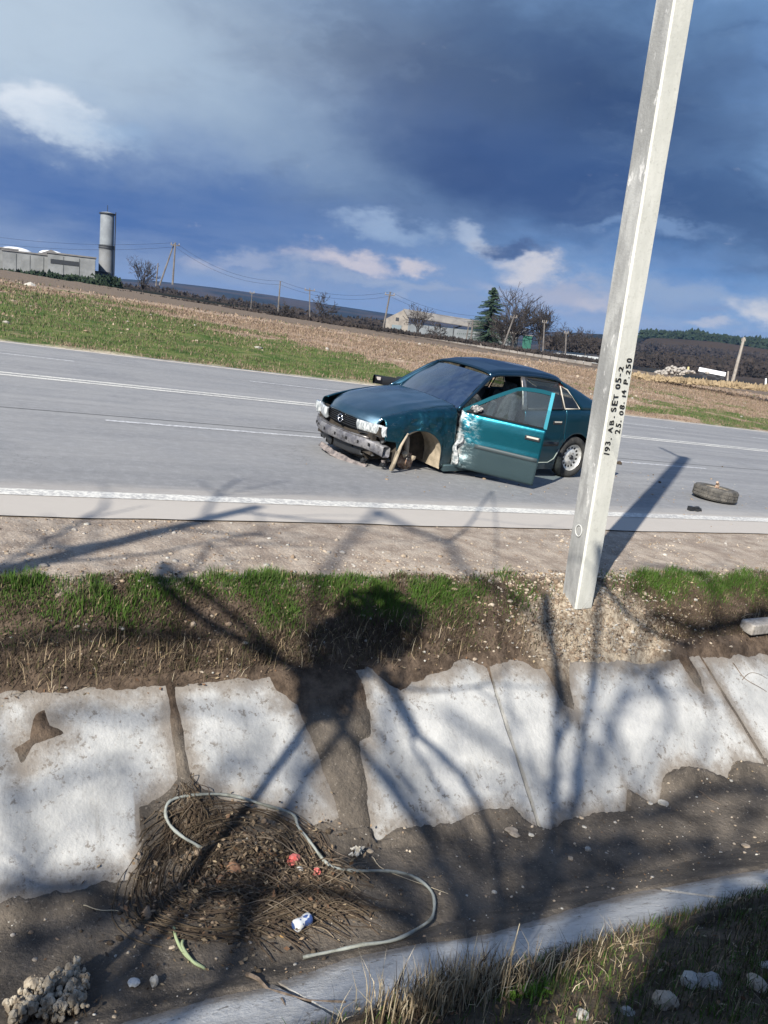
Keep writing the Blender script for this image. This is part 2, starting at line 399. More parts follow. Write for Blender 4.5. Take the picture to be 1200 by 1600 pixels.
# ------------------------------------------------------------------ ground profile
PT = np.array([-9, -1, 0.3, 1.2, 2.19, 2.92, 3.55, 4.42, 4.95, 5.5, 6.25, 7, 19.7, 20.4, 24, 40, 60, 64, 400.])
PN = np.array([.12, .14, .05, -.28, -.75, -1.2, -1.2, -.45, -.04, .0, .0, -.015, -.015, .02, .10, .25, .42, .30, .1])
def slabn(t):   # far slab plane
    return -1.27+(np.asarray(t)-3.50)*(.82/.92)
bot = [(-3, 3.62), (0.41, 3.62), (0.58, 3.63), (0.90, 3.62), (0.98, 3.73), (0.96, 3.89), (1.14, 3.95), (1.27, 4.00), (1.38, 3.93), (1.58, 3.85), (1.83, 3.76), (1.90, 3.74), (2.15, 3.72), (2.25, 3.69), (2.29, 3.59), (2.48, 3.62), (2.66, 3.63), (2.86, 3.62), (3.02, 3.65), (3.32, 3.65), (3.44, 3.53), (3.50, 3.48), (3.76, 3.52), (3.95, 3.54), (4.23, 3.50), (4.33, 3.63), (4.50, 3.53), (4.57, 3.52), (4.73, 3.68), (4.98, 3.71), (5.12, 3.66), (5.35, 3.58), (5.51, 3.69), (5.75, 3.64), (5.95, 3.60), (7, 3.7), (9, 3.62), (30, 3.6)]
top = [(-3, 4.42), (0.43, 4.42), (0.97, 4.41), (1.20, 4.39), (1.29, 4.38), (1.46, 4.41), (1.82, 4.39), (2.30, 4.42), (2.53, 4.42), (2.73, 4.28), (2.86, 4.33), (3.17, 4.39), (3.30, 4.45), (3.48, 4.37), (3.69, 4.39), (3.95, 4.33), (4.27, 4.35), (4.75, 4.34), (5.41, 4.32), (6.16, 4.32), (6.66, 4.30), (30, 4.32)]
nbot = [(-3, 2.82), (0.64, 2.80), (1.09, 2.80), (1.33, 2.77), (1.72, 2.85), (2.03, 2.81), (2.31, 2.69), (2.86, 2.69), (3.15, 2.71), (3.68, 2.63), (4.33, 2.50), (7, 2.62), (30, 2.6)]
polys = [np.array(p) for p in (
 [(1.82, 4.46), (1.86, 4.33), (2.00, 4.27), (2.01, 4.14), (2.05, 4.02), (2.08, 3.88), (2.11, 3.80), (2.15, 3.60), (2.27, 3.60), (2.33, 3.87), (2.34, 4.06), (2.42, 4.08), (2.47, 4.20), (2.46, 4.36), (2.38, 4.46)],
 [(3.93, 4.40), (4.01, 4.22), (4.04, 4.11), (4.13, 4.07), (4.18, 4.25), (4.29, 4.40)],
 [(5.38, 4.38), (5.44, 4.16), (5.51, 4.08), (5.55, 4.20), (5.52, 4.38)],
 [(.40, 4.19), (.47, 4.23), (.50, 4.33), (.55, 4.34), (.57, 4.27), (.63, 4.235), (.56, 4.22), (.50, 4.20), (.43, 4.14)])]
def polyd(P, x, y):
    """signed distance, positive inside"""
    d = np.full(x.shape, 1e9); ins = np.zeros(x.shape, bool); n = len(P)
    for i in range(n):
        a, b = P[i], P[(i+1) % n]; e = b-a; L = (e@e)+1e-12
        h = np.clip(((x-a[0])*e[0]+(y-a[1])*e[1])/L, 0, 1)
        d = np.minimum(d, np.hypot(x-a[0]-h*e[0], y-a[1]-h*e[1]))
        c = ((a[1] > y) != (b[1] > y)) & (x < (b[0]-a[0])*(y-a[1])/((b[1]-a[1]) if b[1] != a[1] else 1e-9)+a[0]); ins ^= c
    return np.where(ins, d, -d)
JT = [-3.2, -0.95, 1.22, 3.49, 5.62, 7.85, 10.1, 12.3, 14.6]       # slab joints at the top edge
def cover(s, t):
    """how far soil has spread over the far slabs (positive = covered)"""
    jag = fbm(s*9, t*9, 4)*.032+fbm(s*38, t*38, 3)*.010
    bx, by = zip(*bot); tx, ty = zip(*top)
    cov = np.maximum(np.interp(s, bx, by)-t, t-np.interp(s, tx, ty))+jag
    for P in polys: cov = np.maximum(cov, polyd(P, s, t)+jag*.6)
    for k, (x0, w) in enumerate(((1.23, .030), (3.485, .0), (5.64, .012))):
        lean = (4.4-t)*(.28 if k == 2 else (.05 if k == 0 else -.01))
        if w: cov = np.maximum(cov, w+jag*.4-np.abs(s-x0-lean))
    return cov
def ncover(s, t):
    nx, ny = zip(*nbot); jag = fbm(s*9, t*9, 4)*.032+fbm(s*38, t*38, 3)*.010
    return np.maximum(t-np.interp(s, nx, ny)+jag, 2.19-t+jag)
def Hn(s, t):
    """height of the bare ground in the road frame"""
    s = np.asarray(s, float); t = np.asarray(t, float)
    s, t = np.broadcast_arrays(s, t)
    base = np.interp(t, PT, PN)
    rough = fbm(s*2.2, t*2.2, 5)
    amp = np.interp(t, [-9, 1, 2.3, 2.9, 3.6, 4.3, 4.5, 5, 6.0, 6.2], [.05, .05, .03, .02, .02, .012, .04, .03, .012, 0])
    n = base+rough*amp
    # heap round the pole, hump of roots in the ditch, silt on the right
    n = n+.10*np.exp(-((s-4.7)**2/.25+(t-4.62)**2/.05))
    n = n+.11*np.exp(-((s-1.45)**2/.16+(t-3.52)**2/.10))+.05*np.exp(-((s-2.0)**2/.2+(t-3.45)**2/.06))
    n = n+.06*sst(s, 3.8, 5.2)*np.exp(-((t-3.6)**2/.03))
    sl = slabn(t); cov = cover(s, t)
    on = (t > 3.4) & (t < 4.6)
    nd = sl+np.clip(cov*.45, -.07, .022)+np.where(cov > 0, rough*.006, 0)
    n = np.where(on, np.where(t < 3.66, np.maximum(nd, np.minimum(n, sl+.02+cov)), nd), n)
    n = np.where((t <= 3.66) & (t > 3.3) & (cov > 0), np.maximum(n, np.minimum(base+rough*amp, sl+.3)), n)
    n = np.where((t >= 4.42) & (t < 4.6), np.maximum(n, base+rough*amp*.5), n)
    # near slab
    ns = -.75-(t-2.19)*(.45/.73)
    cn = ncover(s, t)
    n = np.where((t > 2.1) & (t < 2.95), ns+np.clip(cn*.5, -.07, .02)+.0, n)
    return n
def sheet(name, S, Tt, material, zf=None, kind='structure', smooth=True):
    s, t = np.meshgrid(S, Tt, indexing='ij'); z = (zf or Hn)(s, t)
    v = np.stack([s, t, z], -1).reshape(-1, 3); a, b = len(S), len(Tt)
    i = np.arange(a-1)[:, None]*b+np.arange(b-1)[None, :]
    f = np.stack([i, i+b, i+b+1, i+1], -1).reshape(-1, 4)
    o = mesh(name, v, f, material, mw=LM, smooth=smooth); o['kind'] = kind; return o
S1 = np.unique(np.concatenate([np.linspace(-30, -1, 60), np.linspace(-1, 9, 660), np.linspace(9, 20, 130), np.linspace(20, 90, 80)]))
T1 = np.unique(np.concatenate([np.linspace(-12, 0, 25), np.linspace(0, 2, 50), np.linspace(2, 4.7, 250), np.linspace(4.7, 6.6, 60)]))
ground = sheet('ground', S1, T1, M_earth)
# a step down at the asphalt edge: earth sits below the road sheet
roadz = lambda s, t: 0*s+.012
S2 = np.concatenate([np.linspace(-60, -2, 30), np.linspace(-1.9, 24, 160), np.linspace(25, 260, 60)])
Tr = np.concatenate([[6.235], np.linspace(6.3, 19.9, 60), [20.25]])
def road():
    s, t = np.meshgrid(S2, Tr, indexing='ij')
    t = t.copy(); t[:, 0] += fbm(s[:, 0]*1.3, s[:, 0]*0, 5)*.05; t[:, -1] += fbm(s[:, 0]*.7+50, s[:, 0]*0, 5)*.12
    z = .012+0*s; 
    v = np.stack([s, t, z], -1).reshape(-1, 3); a, b = s.shape
    i = np.arange(a-1)[:, None]*b+np.arange(b-1)[None, :]
    f = np.stack([i, i+b, i+b+1, i+1], -1).reshape(-1, 4)
    o = mesh('road', v, f, M_asph, mw=LM); o['kind'] = 'structure'
    return o
R_ = road()
# under-road earth so that nothing is open behind the edge
sheet('road_bed', np.linspace(-60, 260, 60), np.array([6.4, 13, 20.0]), M_earth, zf=lambda s, t: 0*s-.02)
def strip(name, s0, s1, t0, w, material, dz=.016, wob=.006):
    S = np.linspace(s0, s1, max(2, int((s1-s0)/.5)))
    k = fbm(S*.8+t0*7, S*0, 3)*wob
    v = [(a, t0-w/2+q, dz) for a, q in zip(S, k)]+[(a, t0+w/2+q, dz) for a, q in zip(S, k)]
    n = len(S); f = [(i, i+1, n+i+1, n+i) for i in range(n-1)]
    o = mesh(name, v, f, material, mw=LM); o['kind'] = 'structure'; return o
strip('edge_line', -60, 260, 6.90, .20, M_paint)
strip('edge_line', -60, 260, 19.93, .22, mat('dusty_edge_paint', fn=mottled((.55, .50, .43), (.40, .36, .31), 4.), rough=.8))
strip('centre_line', -60, 260, 14.23, .16, M_paint); strip('centre_line', -60, 260, 14.51, .16, M_paint)
for k in range(-4, 16):
    a = 1.93+k*(12.83-7.8); 
for a, b in ((-13, -8.6), (-5.5, -1.6), (1.95, 5.95), (9.0, 12.9), (16.4, 20.4), (24, 28), (31.5, 35.5), (39, 43), (46.5, 50.5), (54, 58)):
    strip('lane_line', a, b, 10.66, .12, M_paint2)
for a, b in ((-13, -8.6), (-2.4, 2.57), (6.2, 10.2), (15.6, 19.5), (23, 27), (30.5, 34.5), (38, 42), (45.5, 49.5)):
    strip('lane_line', a, b, 17.46, .12, M_paint2)
strip('bitumen_seam', -60, 60, 11.05, .022, M_seam, dz=.0155, wob=.03)

# far verge and field, in the road frame
def verge_n(s, t):
    s = np.asarray(s, float); t = np.asarray(t, float)
    return np.interp(t, PT, PN)+fbm(s*.35, t*.5, 5)*np.interp(t, [19.8, 20.6, 24, 62], [.01, .05, .12, .10])+fbm(s*1.6, t*2, 4)*np.interp(t, [19.8, 20.6, 24, 40], [.0, .05, .07, .05])
Sv = np.concatenate([np.linspace(-70, -8, 50), np.linspace(-7.5, 45, 260), np.linspace(46, 300, 120)])
Tv = np.concatenate([np.linspace(19.9, 36, 120), np.linspace(36.3, 112, 140)])
fo = sheet('field', Sv, Tv, M_verge, zf=verge_n); _a = np.meshgrid(Sv, Tv, indexing='ij'); _t = fo.data.attributes.new('green', 'FLOAT', 'POINT'); _t.data.foreach_set('value', green_zone(*_a).ravel().astype(np.float32))
def bury(o): return o

# ------------------------------------------------------------------ distant land, one sheet to the horizon
ridge_px = [(0, 448), (120, 440), (190, 436), (250, 440), (330, 449), (420, 461), (500, 474), (600, 489), (700, 505), (800, 517), (880, 519), (960, 523), (1010, 527), (1060, 529), (1120, 534), (1200, 546)]
RA = np.array([azel(*p)[0] for p in ridge_px]); RE = np.array([azel(*p)[1] for p in ridge_px])
def land_z(x, y):
    r = np.hypot(x, y)+1e-6; az = np.arctan2(x, y)
    plane = -(en[0]*x+en[1]*y)/en[2]
    plane = np.clip(plane, -14, 5.0)
    top_e = np.interp(az, RA, RE, left=RE[0], right=RE[-1])
    Rr = np.interp(az, [rad(-20), rad(8), rad(13), rad(16), rad(40)], [2600, 2600, 1500, 800, 760])
    hill = EYE+np.tan(top_e)*Rr*(1+.0)
    valley = -22.
    k1 = sst(r, 240, 520); k2 = sst(r, Rr*.45, Rr)
    z = plane-.9*sst(r, 0, 30)+.35
    z = z*(1-k1)+np.minimum(valley, plane)*k1*1.0
    z = z*(1-k2)+hill*k2
    z = z+fbm(az*14+3, r*.0012, 4)*k2*hill*.0
    z = z+fbm(x*.004, y*.004, 4)*6*k1*(1-k2)
    z = np.where(r > Rr*1.0, hill-(r-Rr)*.02, z)
    near = 1-sst(r, 60, 95)
    return np.where(r < 300, np.minimum(z, np.where(r < 120, plane-.9-1.2*near, z)), z)
A = np.concatenate([np.linspace(-math.pi, rad(-40), 30)[:-1], np.linspace(rad(-40), rad(45), 240), np.linspace(rad(45), math.pi, 30)[1:]])
Rr = np.concatenate([[2, 30, 60], np.geomspace(70, 3600, 110)])
a_, r_ = np.meshgrid(A, Rr, indexing='ij'); x_, y_ = r_*np.sin(a_), r_*np.cos(a_)
z_ = land_z(x_, y_); 
z_ = np.where(r_ < 61, -4.0-r_*.04, z_)
v = np.stack([x_, y_, z_], -1).reshape(-1, 3); na, nr = len(A), len(Rr)
i_ = np.arange(na-1)[:, None]*nr+np.arange(nr-1)[None, :]
tag(mesh('distant_land', v, np.stack([i_, i_+1, i_+nr+1, i_+nr], -1).reshape(-1, 4), M_terr, smooth=True), kind='structure')
def at(px, py, r, z=None):
    """point at horizontal distance r seen through a pixel"""
    d = ray(px, py); k = r/math.hypot(d[0], d[1]); return Vector((d[0]*k, d[1]*k, d[2]*k+EYE))

# ------------------------------------------------------------------ concrete ditch lining
def slab_piece(par, s0, s1, t0, t1, nf, th, material, lean=(0, 0), seed=0, th_far=True):
    mb = MB(); nu, nv = 96, 44
    def edge(u, v, sg):
        return 0
    def P(u, v, d):
        s = s0+(s1-s0)*u; t = t0+(t1-t0)*v
        s += (1-v)*((lean[0])*(1-u)+lean[1]*u)
        if u in (0, 1): s += (.012 if u == 0 else -.012)*(1+float(fbm(v*7+seed, seed*3.1, 3)))
        n = float(nf(t))+float(fbm(s*1.5+seed, t*3, 3))*.006+d
        return (s, t, n)
    mb.grid(lambda u, v: P(u, v, 0), nu, nv); b = len(mb.v)
    mb.grid(lambda u, v: P(u, v, -th), nu, nv)
    W = nv+1
    for i in range(nu):
        mb.f.append((i*W, b+i*W, b+(i+1)*W, (i+1)*W)); mb.f.append((i*W+nv, (i+1)*W+nv, b+(i+1)*W+nv, b+i*W+nv))
    for j in range(nv):
        mb.f.append((j, j+1, b+j+1, b+j)); q = nu*W; mb.f.append((q+j, b+q+j, b+q+j+1, q+j+1))
    o = mb.build('slab', material, par, smooth=False); o.matrix_parent_inverse = Matrix()
    V_ = np.array(mb.v); c_ = (cover if th_far else ncover)(V_[:, 0], V_[:, 1]); at_ = o.data.attributes.new('cover', 'FLOAT', 'POINT'); at_.data.foreach_set('value', c_.astype(np.float32))
    return o
lining = empty('ditch_lining', (0, 0, 0), mw=LM); lining['kind'] = 'structure'
lean_of = {1.22: .05, 3.49: -.01, 5.62: .28}
for k in range(len(JT)-1):
    slab_piece(lining, JT[k]+.004, JT[k+1]-.004, 3.46, 4.47, slabn, .07, M_slab, (lean_of.get(JT[k], 0.), lean_of.get(JT[k+1], 0.)), k)
for k, (a, b) in enumerate(((-3.0, -.8), (-.8, 1.35), (1.35, 3.55), (3.55, 5.75), (5.75, 7.95), (7.95, 10.2))):
    slab_piece(lining, a+.004, b-.004, 2.17, 2.95, lambda t: -.75-(t-2.19)*(.45/.73), .07, M_nslab, seed=20+k, th_far=False)

# ================================================================== plants, stones and litter
def nodes_grass(name, c1, c2, trans=.25):
    m = mat(name, fn=lambda g, c: g.mix(g.noise(c, 5., 3, .6), tuple(c1)+(1,), tuple(c2)+(1,)), rough=.7, spec=.2); return m
G_green = nodes_grass('green_blade', (.024, .064, .009), (.085, .150, .024))
G_dull = nodes_grass('dull_blade', (.045, .052, .02), (.12, .11, .05))
G_dry = nodes_grass('dry_blade', (.20, .145, .085), (.42, .33, .21))
G_brown = nodes_grass('brown_blade', (.038, .027, .02), (.105, .075, .05))
G_straw = nodes_grass('straw_blade', (.42, .35, .23), (.62, .54, .40))
def blades(name, s, t, z, h, w, mats, mi, lean=.5, label=None, cat=None, group=None, kind='stuff', bend=.5):
    n = len(s); a = RNG.random(n)*2*math.pi; l = RNG.random(n)*lean*h; la = RNG.random(n)*2*math.pi
    ca, sa = np.cos(a)*w/2, np.sin(a)*w/2; lx, ly = np.cos(la)*l, np.sin(la)*l
    hh = np.sqrt(np.maximum(h*h-l*l*.8, (h*.2)**2))
    v = np.empty((n, 5, 3))
    v[:, 0] = np.stack([s-ca, t-sa, z-.01], -1); v[:, 1] = np.stack([s+ca, t+sa, z-.01], -1)
    v[:, 2] = np.stack([s+ca*.8+lx*bend*.6, t+sa*.8+ly*bend*.6, z+hh*.55], -1); v[:, 3] = np.stack([s-ca*.8+lx*bend*.6, t-sa*.8+ly*bend*.6, z+hh*.55], -1)
    v[:, 4] = np.stack([s+lx, t+ly, z+hh], -1)
    b = np.arange(n)[:, None]*5
    tri = np.concatenate([b+np.array([[0, 1, 2]]), b+np.array([[0, 2, 3]]), b+np.array([[3, 2, 4]])], 1).reshape(-1, 3)
    o = mesh(name, v.reshape(-1, 3), tri, mats=mats, mi=np.repeat(mi, 3), mw=LM)
    return tag(o, label, cat, group, kind)
def pick(prob, n): return RNG.choice(len(prob), n, p=np.array(prob)/sum(prob))
GM = [G_green, G_dull, G_dry, G_brown, G_straw]
# grass along the top of the far bank of the ditch
N = 230000; s = RNG.uniform(-1.5, 13, N); t = RNG.uniform(4.44, 5.12, N)
den = (.30+.70*sst(fbm(s*2.6, t*3.2, 4)+.20, -.25, .4))*sst(t+fbm(s*3, t*0+3, 3)*.10, 5.06, 4.93)
den *= 1-np.exp(-(((s-4.65)/.68)**4))*sst(t, 4.2, 4.5)
den *= 1-.85*np.exp(-((s-3.75)/.30)**2)*sst(t, 4.85, 4.6)
keep = RNG.random(N) < den; s, t = s[keep], t[keep]
gr = sst(t+fbm(s*2.5, t*2.5, 4)*.30, 4.58, 4.84)*sst(fbm(s*4+5, t*4, 3), -.5, .1)
r = RNG.random(len(s)); mi = np.where(r < gr*.86, 0, np.where(r < gr*.86+.14, 1, np.where(r < .97, 3, 2)))
clump = .6+.8*sst(fbm(s*6, t*6, 3), -.3, .5)
blades('bank_grass', s, t, Hn(s, t), RNG.uniform(.02, .075, len(s))*clump*(.55+.5*gr), RNG.uniform(.003, .006, len(s)), GM, mi, lean=.95, label='green and brown grass along the top of the ditch bank')
# matted dry stems hanging over the slab edge
N = 9000; s = RNG.uniform(-1, 12, N); t = RNG.uniform(4.40, 4.62, N); k = RNG.random(N) < sst(fbm(s*2+9, t*2, 3), -.2, .35)*(1-.9*np.exp(-(((s-4.7)/.5)**4))); s, t = s[k], t[k]
blades('dry_grass', s, t, Hn(s, t)+.004, RNG.uniform(.05, .16, len(s)), RNG.uniform(.002, .004, len(s)), GM, pick((0, .1, .3, .55, .05), len(s)), lean=1.4, label='matted dry stems hanging over the top edge of the concrete slabs')
# near bank at lower right
N = 70000; s = RNG.uniform(.8, 9, N); t = RNG.uniform(.6, 2.22, N)
k = RNG.random(N) < sst(fbm(s*1.8+4, t*2+8, 4)+.4, -.1, .6)*(1-.6*np.exp(-(((s-1.7)/.5)**2))); s, t = s[k], t[k]
blades('near_grass', s, t, Hn(s, t), RNG.uniform(.02, .09, len(s)), RNG.uniform(.002, .005, len(s)), GM, pick((.34, .3, .1, .24, .02), len(s)), lean=1.1, label='short grass and dead stems on the near bank of the ditch')
# straw stubble in front
N = 900; s = RNG.normal(1.76, .17, N); t = RNG.normal(2.08, .05, N)-.1*(s-1.8)
blades('straw_stubble', s, t, Hn(s, t), RNG.uniform(.07, .24, N), RNG.uniform(.003, .006, N), GM, pick((0, .05, .35, .2, .4), N), lean=.6, label='clump of broken straw coloured stalks at the ditch edge', cat='plant')
N = 500; s = RNG.uniform(1.5, 2.7, N); t = 2.12-RNG.random(N)*.10
blades('straw_litter', s, t, Hn(s, t)+.01, RNG.uniform(.05, .15, N), RNG.uniform(.002, .004, N), GM, pick((0, .05, .35, .45, .15), N), lean=1.8, label='loose broken stalks lying beside the straw clump')
st_ = MB(); st_.tube([(2.02, 2.10, -.74), (2.035, 2.12, -.60), (2.06, 2.14, -.47)], [.004, .0035, .002], 5)
tag(st_.build('dry_stalk', G_straw, mw=LM), 'single tall pale stalk standing above the straw clump', 'plant')
# bright green weed tuft between the stubble
N = 260; s = RNG.normal(2.02, .045, N); t = RNG.normal(1.97, .035, N)
blades('green_weed', s, t, Hn(s, t), RNG.uniform(.02, .05, N), RNG.uniform(.008, .014, N), [nodes_grass('bright_leaf', (.10, .22, .03), (.2, .34, .06))], np.zeros(N, int), lean=1.0, label='small bright green weed tuft beside the straw clump')
# far verge
GF = [nodes_grass('verge_green', (.04, .07, .018), (.11, .145, .045)), nodes_grass('verge_dull', (.09, .085, .045), (.20, .165, .095)), nodes_grass('field_dry', (.20, .145, .10), (.34, .25, .18)), nodes_grass('field_brown', (.10, .07, .05), (.20, .145, .105)), nodes_grass('field_straw', (.30, .225, .165), (.42, .33, .25))]
def vblades(name, N, s0, s1, t0, t1, h0, h1, w0, w1, prob, f, label, greenf=False):
    s = RNG.uniform(s0, s1, N); t = t0+(t1-t0)*RNG.random(N)**1.3; k = RNG.random(N) < f(s, t); s, t = s[k], t[k]
    mi = pick(prob, len(s))
    if greenf:
        gz = green_zone(s, t)*sst(t, 20.5, 21.6)
        mi = np.where((mi == 0) & (RNG.random(len(s)) > gz), 2+(RNG.random(len(s)) > .6).astype(int), mi)
        mi = np.where((mi == 1) & (RNG.random(len(s)) > gz+.4), 3, mi)
    sc_ = 1+(t-20)*.03
    return blades(name, s, t, verge_n(s, t), RNG.uniform(h0, h1, len(s))*sc_, RNG.uniform(w0, w1, len(s))*sc_, GF, mi, lean=.9, label=label)
vblades('verge_grass', 210000, -12, 60, 20.3, 52, .03, .10, .010, .022, (.60, .22, .04, .14, .0), lambda s, t: sst(fbm(s*.7, t*.7, 4)+.5, -.1, .6), 'rough grass with dead patches on the far roadside verge', True)
vblades('field_stubble', 42000, -12, 130, 27, 62, .02, .09, .02, .05, (.03, .12, .40, .38, .04), lambda s, t: sst(fbm(s*.25, t*.5, 4)+.5, .0, .7), 'pale dry stubble and weeds over the field beyond the road')

# ---- stones
ICO = None
def ico(sub=1):
    import bmesh
    bm = bmesh.new(); bmesh.ops.create_icosphere(bm, subdivisions=sub, radius=1); v = np.array([q.co[:] for q in bm.verts]); f = np.array([[q.index for q in p.verts] for p in bm.faces]); bm.free(); return v, f
IV, IF = ico(1); IV2, IF2 = ico(2)
def stones(name, s, t, z, r, material, label=None, kind='stuff', mats=None, mi=None, sub=1):
    V, Fc = (IV, IF) if sub == 1 else (IV2, IF2)
    n = len(s); sc3 = RNG.uniform(.55, 1.25, (n, 1, 3)); sc3[:, :, 2] *= .6
    jit = 1+RNG.uniform(-.22, .22, (n, len(V), 1)); v = V[None]*jit*sc3*r[:, None, None]
    a = RNG.random(n)*6.283; ca, sa = np.cos(a)[:, None], np.sin(a)[:, None]
    x = v[:, :, 0]*ca-v[:, :, 1]*sa; y = v[:, :, 0]*sa+v[:, :, 1]*ca
    v = np.stack([x+s[:, None], y+t[:, None], v[:, :, 2]+z[:, None]], -1)
    f = (np.arange(n)[:, None, None]*len(V)+Fc[None]).reshape(-1, 3)
    o = mesh(name, v.reshape(-1, 3), f, material, mw=LM, mats=mats, mi=None if mi is None else np.repeat(mi, len(Fc)))
    return tag(o, label, None, None, kind)
def stone_mat(name, a, b): return mat(name, fn=mottled(a, b, 14., (a[0]*.6, a[1]*.58, a[2]*.5), 40.), rough=.9, bump=(60, .6, .01))
ST1 = stone_mat('tan_stone', (.33, .265, .20), (.48, .405, .315)); ST2 = stone_mat('grey_stone', (.26, .235, .21), (.40, .37, .33)); ST3 = stone_mat('white_stone', (.33, .31, .275), (.50, .48, .43)); ST4 = stone_mat('brown_stone', (.20, .145, .10), (.32, .24, .17))
SM = [ST1, ST2, ST3, ST4]
N = 6500; s = RNG.uniform(-1, 13, N); t = 4.9+1.33*RNG.random(N)**1.3; k = RNG.random(N) < sst(fbm(s*2, t*3, 4)+.3, -.1, .7); s, t = s[k], t[k]
stones('gravel', s, t, Hn(s, t)+.001, RNG.gamma(2.0, .0032, len(s))+.003, None, 'loose gravel strewn over the dirt shoulder', mats=SM, mi=pick((.40, .3, .03, .35), len(s)))
N = 2200; s = RNG.normal(4.65, .50, N); t = RNG.uniform(4.36, 5.05, N)
stones('rubble', s, t, Hn(s, t)+.002, RNG.gamma(2.0, .0036, N)+.003, None, 'pale broken rubble heaped round the foot of the pole', mats=SM, mi=pick((.42, .14, .04, .45), N))
N = 700; s = RNG.uniform(0, 9, N); t = RNG.uniform(2.72, 3.70, N); 
stones('pebbles', s, t, Hn(s, t)+.001, RNG.gamma(1.5, .0028, N)+.0025, None, 'scattered pale pebbles on the muddy ditch bed', mats=SM, mi=pick((.4, .2, .3, .2), N))
N = 500; s = RNG.uniform(-1, 9, N); t = RNG.uniform(4.40, 4.75, N)
stones('bank_pebbles', s, t, Hn(s, t)+.001, RNG.gamma(1.5, .0035, N)+.003, None, 'pale pebbles along the bank above the slabs', mats=SM, mi=pick((.5, .2, .2, .2), N))
N = 420; s = RNG.uniform(-5, 70, N); t = 24+35*RNG.random(N)
stones('field_stones', s, t, verge_n(s, t)+.02, RNG.gamma(2, .022, N)+.02, None, 'pale clods and stones scattered over the field', mats=SM, mi=pick((.5, .3, .06, .3), N))
# road crumbs around the wreck
N = 260; s = np.concatenate([RNG.normal(10.2, 1.8, 160), RNG.uniform(4.5, 9, 100)]); t = np.concatenate([RNG.normal(8.6, 1.1, 160), RNG.normal(8.2, .5, 100)])
stones('road_crumbs', s, t, 0*s+.016, RNG.gamma(1.5, .004, N)+.003, None, 'small crumbs of mud and broken plastic on the road beside the car', mats=[ST2, MATS['brown_stone'], ST3], mi=pick((.4, .5, .1), N))
def rock(px_st, r, material, label, squash=.7, sub=2, name='rock', cat='rock', sink=.3, group=None):
    s, t = px_st; rr = random.Random(int(s*991+t*7919))
    v = []
    o3 = [rr.uniform(-5, 5) for _ in range(3)]
    for p in IV2:
        k = .82+.55*float(fbm(p[0]*1.5+o3[0]+p[2], p[1]*1.5+o3[1]-p[2], 3))
        v.append((p[0]*r*k*rr.uniform(.97, 1.03)*1.15, p[1]*r*k, p[2]*r*k*squash))
    z = float(Hn(s, t))+r*squash*(1-2*sink)
    o = mesh(name, v, IF2.tolist(), material, mw=LM @ Matrix.Translation((s, t, z)) @ Matrix.Rotation(rr.uniform(0, 6), 4, 'Z'))
    return tag(o, label, cat, group)
def gp(px, py):
    """where a pixel's ray meets the bare profile (road frame)"""
    a = LMn @ ray(px, py); e = LMn @ np.array([0, 0, EYE]); k = np.linspace(.5, 60, 60000)
    nn = e[2]+a[2]*k; tt = e[1]+a[1]*k; i = int(np.argmax(nn < np.interp(tt, PT, PN))); return float(e[0]+a[0]*k[i]), float(e[1]+a[1]*k[i])
rock(gp(1077, 1545), .048, ST3, 'white angular rock in the shaded grass at lower right')
rock(gp(1036, 1574), .055, ST1, 'tan rock in the shaded grass below the white rock')
rock(gp(977, 1588), .026, ST3, 'small round pale stone low in the shaded grass')
rock(gp(1107, 1542), .05, ST2, 'grey rock half sunk right of the white rock')
rock(gp(1186, 1540), .045, ST1, 'pale rock in the grass at the right edge')
rock(gp(1198, 1511), .03, ST3, 'flat white stone above the pale rock at the right edge', .4)
rock(gp(908, 1597), .03, ST3, 'pale stone at the lower edge below the straw litter')
rock(gp(800, 1298), .055, ST1, 'flat pale stone where the diagonal slab joint meets the mud', .3, sink=.4)
rock(gp(918, 1327), .022, ST3, 'small white stone alone on the open mud')
rock(gp(892, 1340), .020, ST1, 'small tan stone beside the white stone on the mud')
rock(gp(1037, 1254), .045, ST3, 'flat white chip on the silt under the right slabs', .3, sink=.4)
rock(gp(1015, 1258), .022, ST3, 'small white chip left of the flat white chip', .4)
rock(gp(1165, 1328), .035, ST1, 'tan stone on the silt at the far right of the ditch', .4)
rock(gp(830, 1305), .022, ST3, 'small white stone at the foot of the diagonal slab joint', .6)
rock(gp(365, 1222+105), .026, ST1, 'pale stone lying on the root mat inside the cable loop', .5, sink=.1)
rock(gp(228, 1437), .030, ST4, 'brown clod on the ditch bed below the root mat', .9, sink=.1)
rock(gp(440, 1470), .016, mat('ochre_stone', (.35, .22, .09), .9), 'small ochre stone beside the crushed can', .9, sink=.1)
rock(gp(240, 1541), .022, ST3, 'upright white chip on the mud near the pale flower heads', 1.3, sink=.1)
rock(gp(208, 1541), .028, stone_mat('grey_white_stone', (.45, .46, .47), (.6, .62, .62)), 'grey white lump left of the upright white chip', .7, sink=.15)
rock(gp(540, 975+20), .02, ST3, 'white pebble high on the bank', .6) if False else None
# concrete block on the bank at the right edge
cb = MB(); cb.box((0, 0, 0), (.62, .14, .10)); o = cb.build('concrete_block', ST2, mw=LM @ Matrix.Translation((6.62, 4.46, -.34)) @ Matrix.Rotation(rad(3), 4, 'Z') @ Matrix.Rotation(rad(6), 4, 'X')); bevel(o, .015); tag(o, 'grey concrete block lying on the bank above the right slabs', 'block')
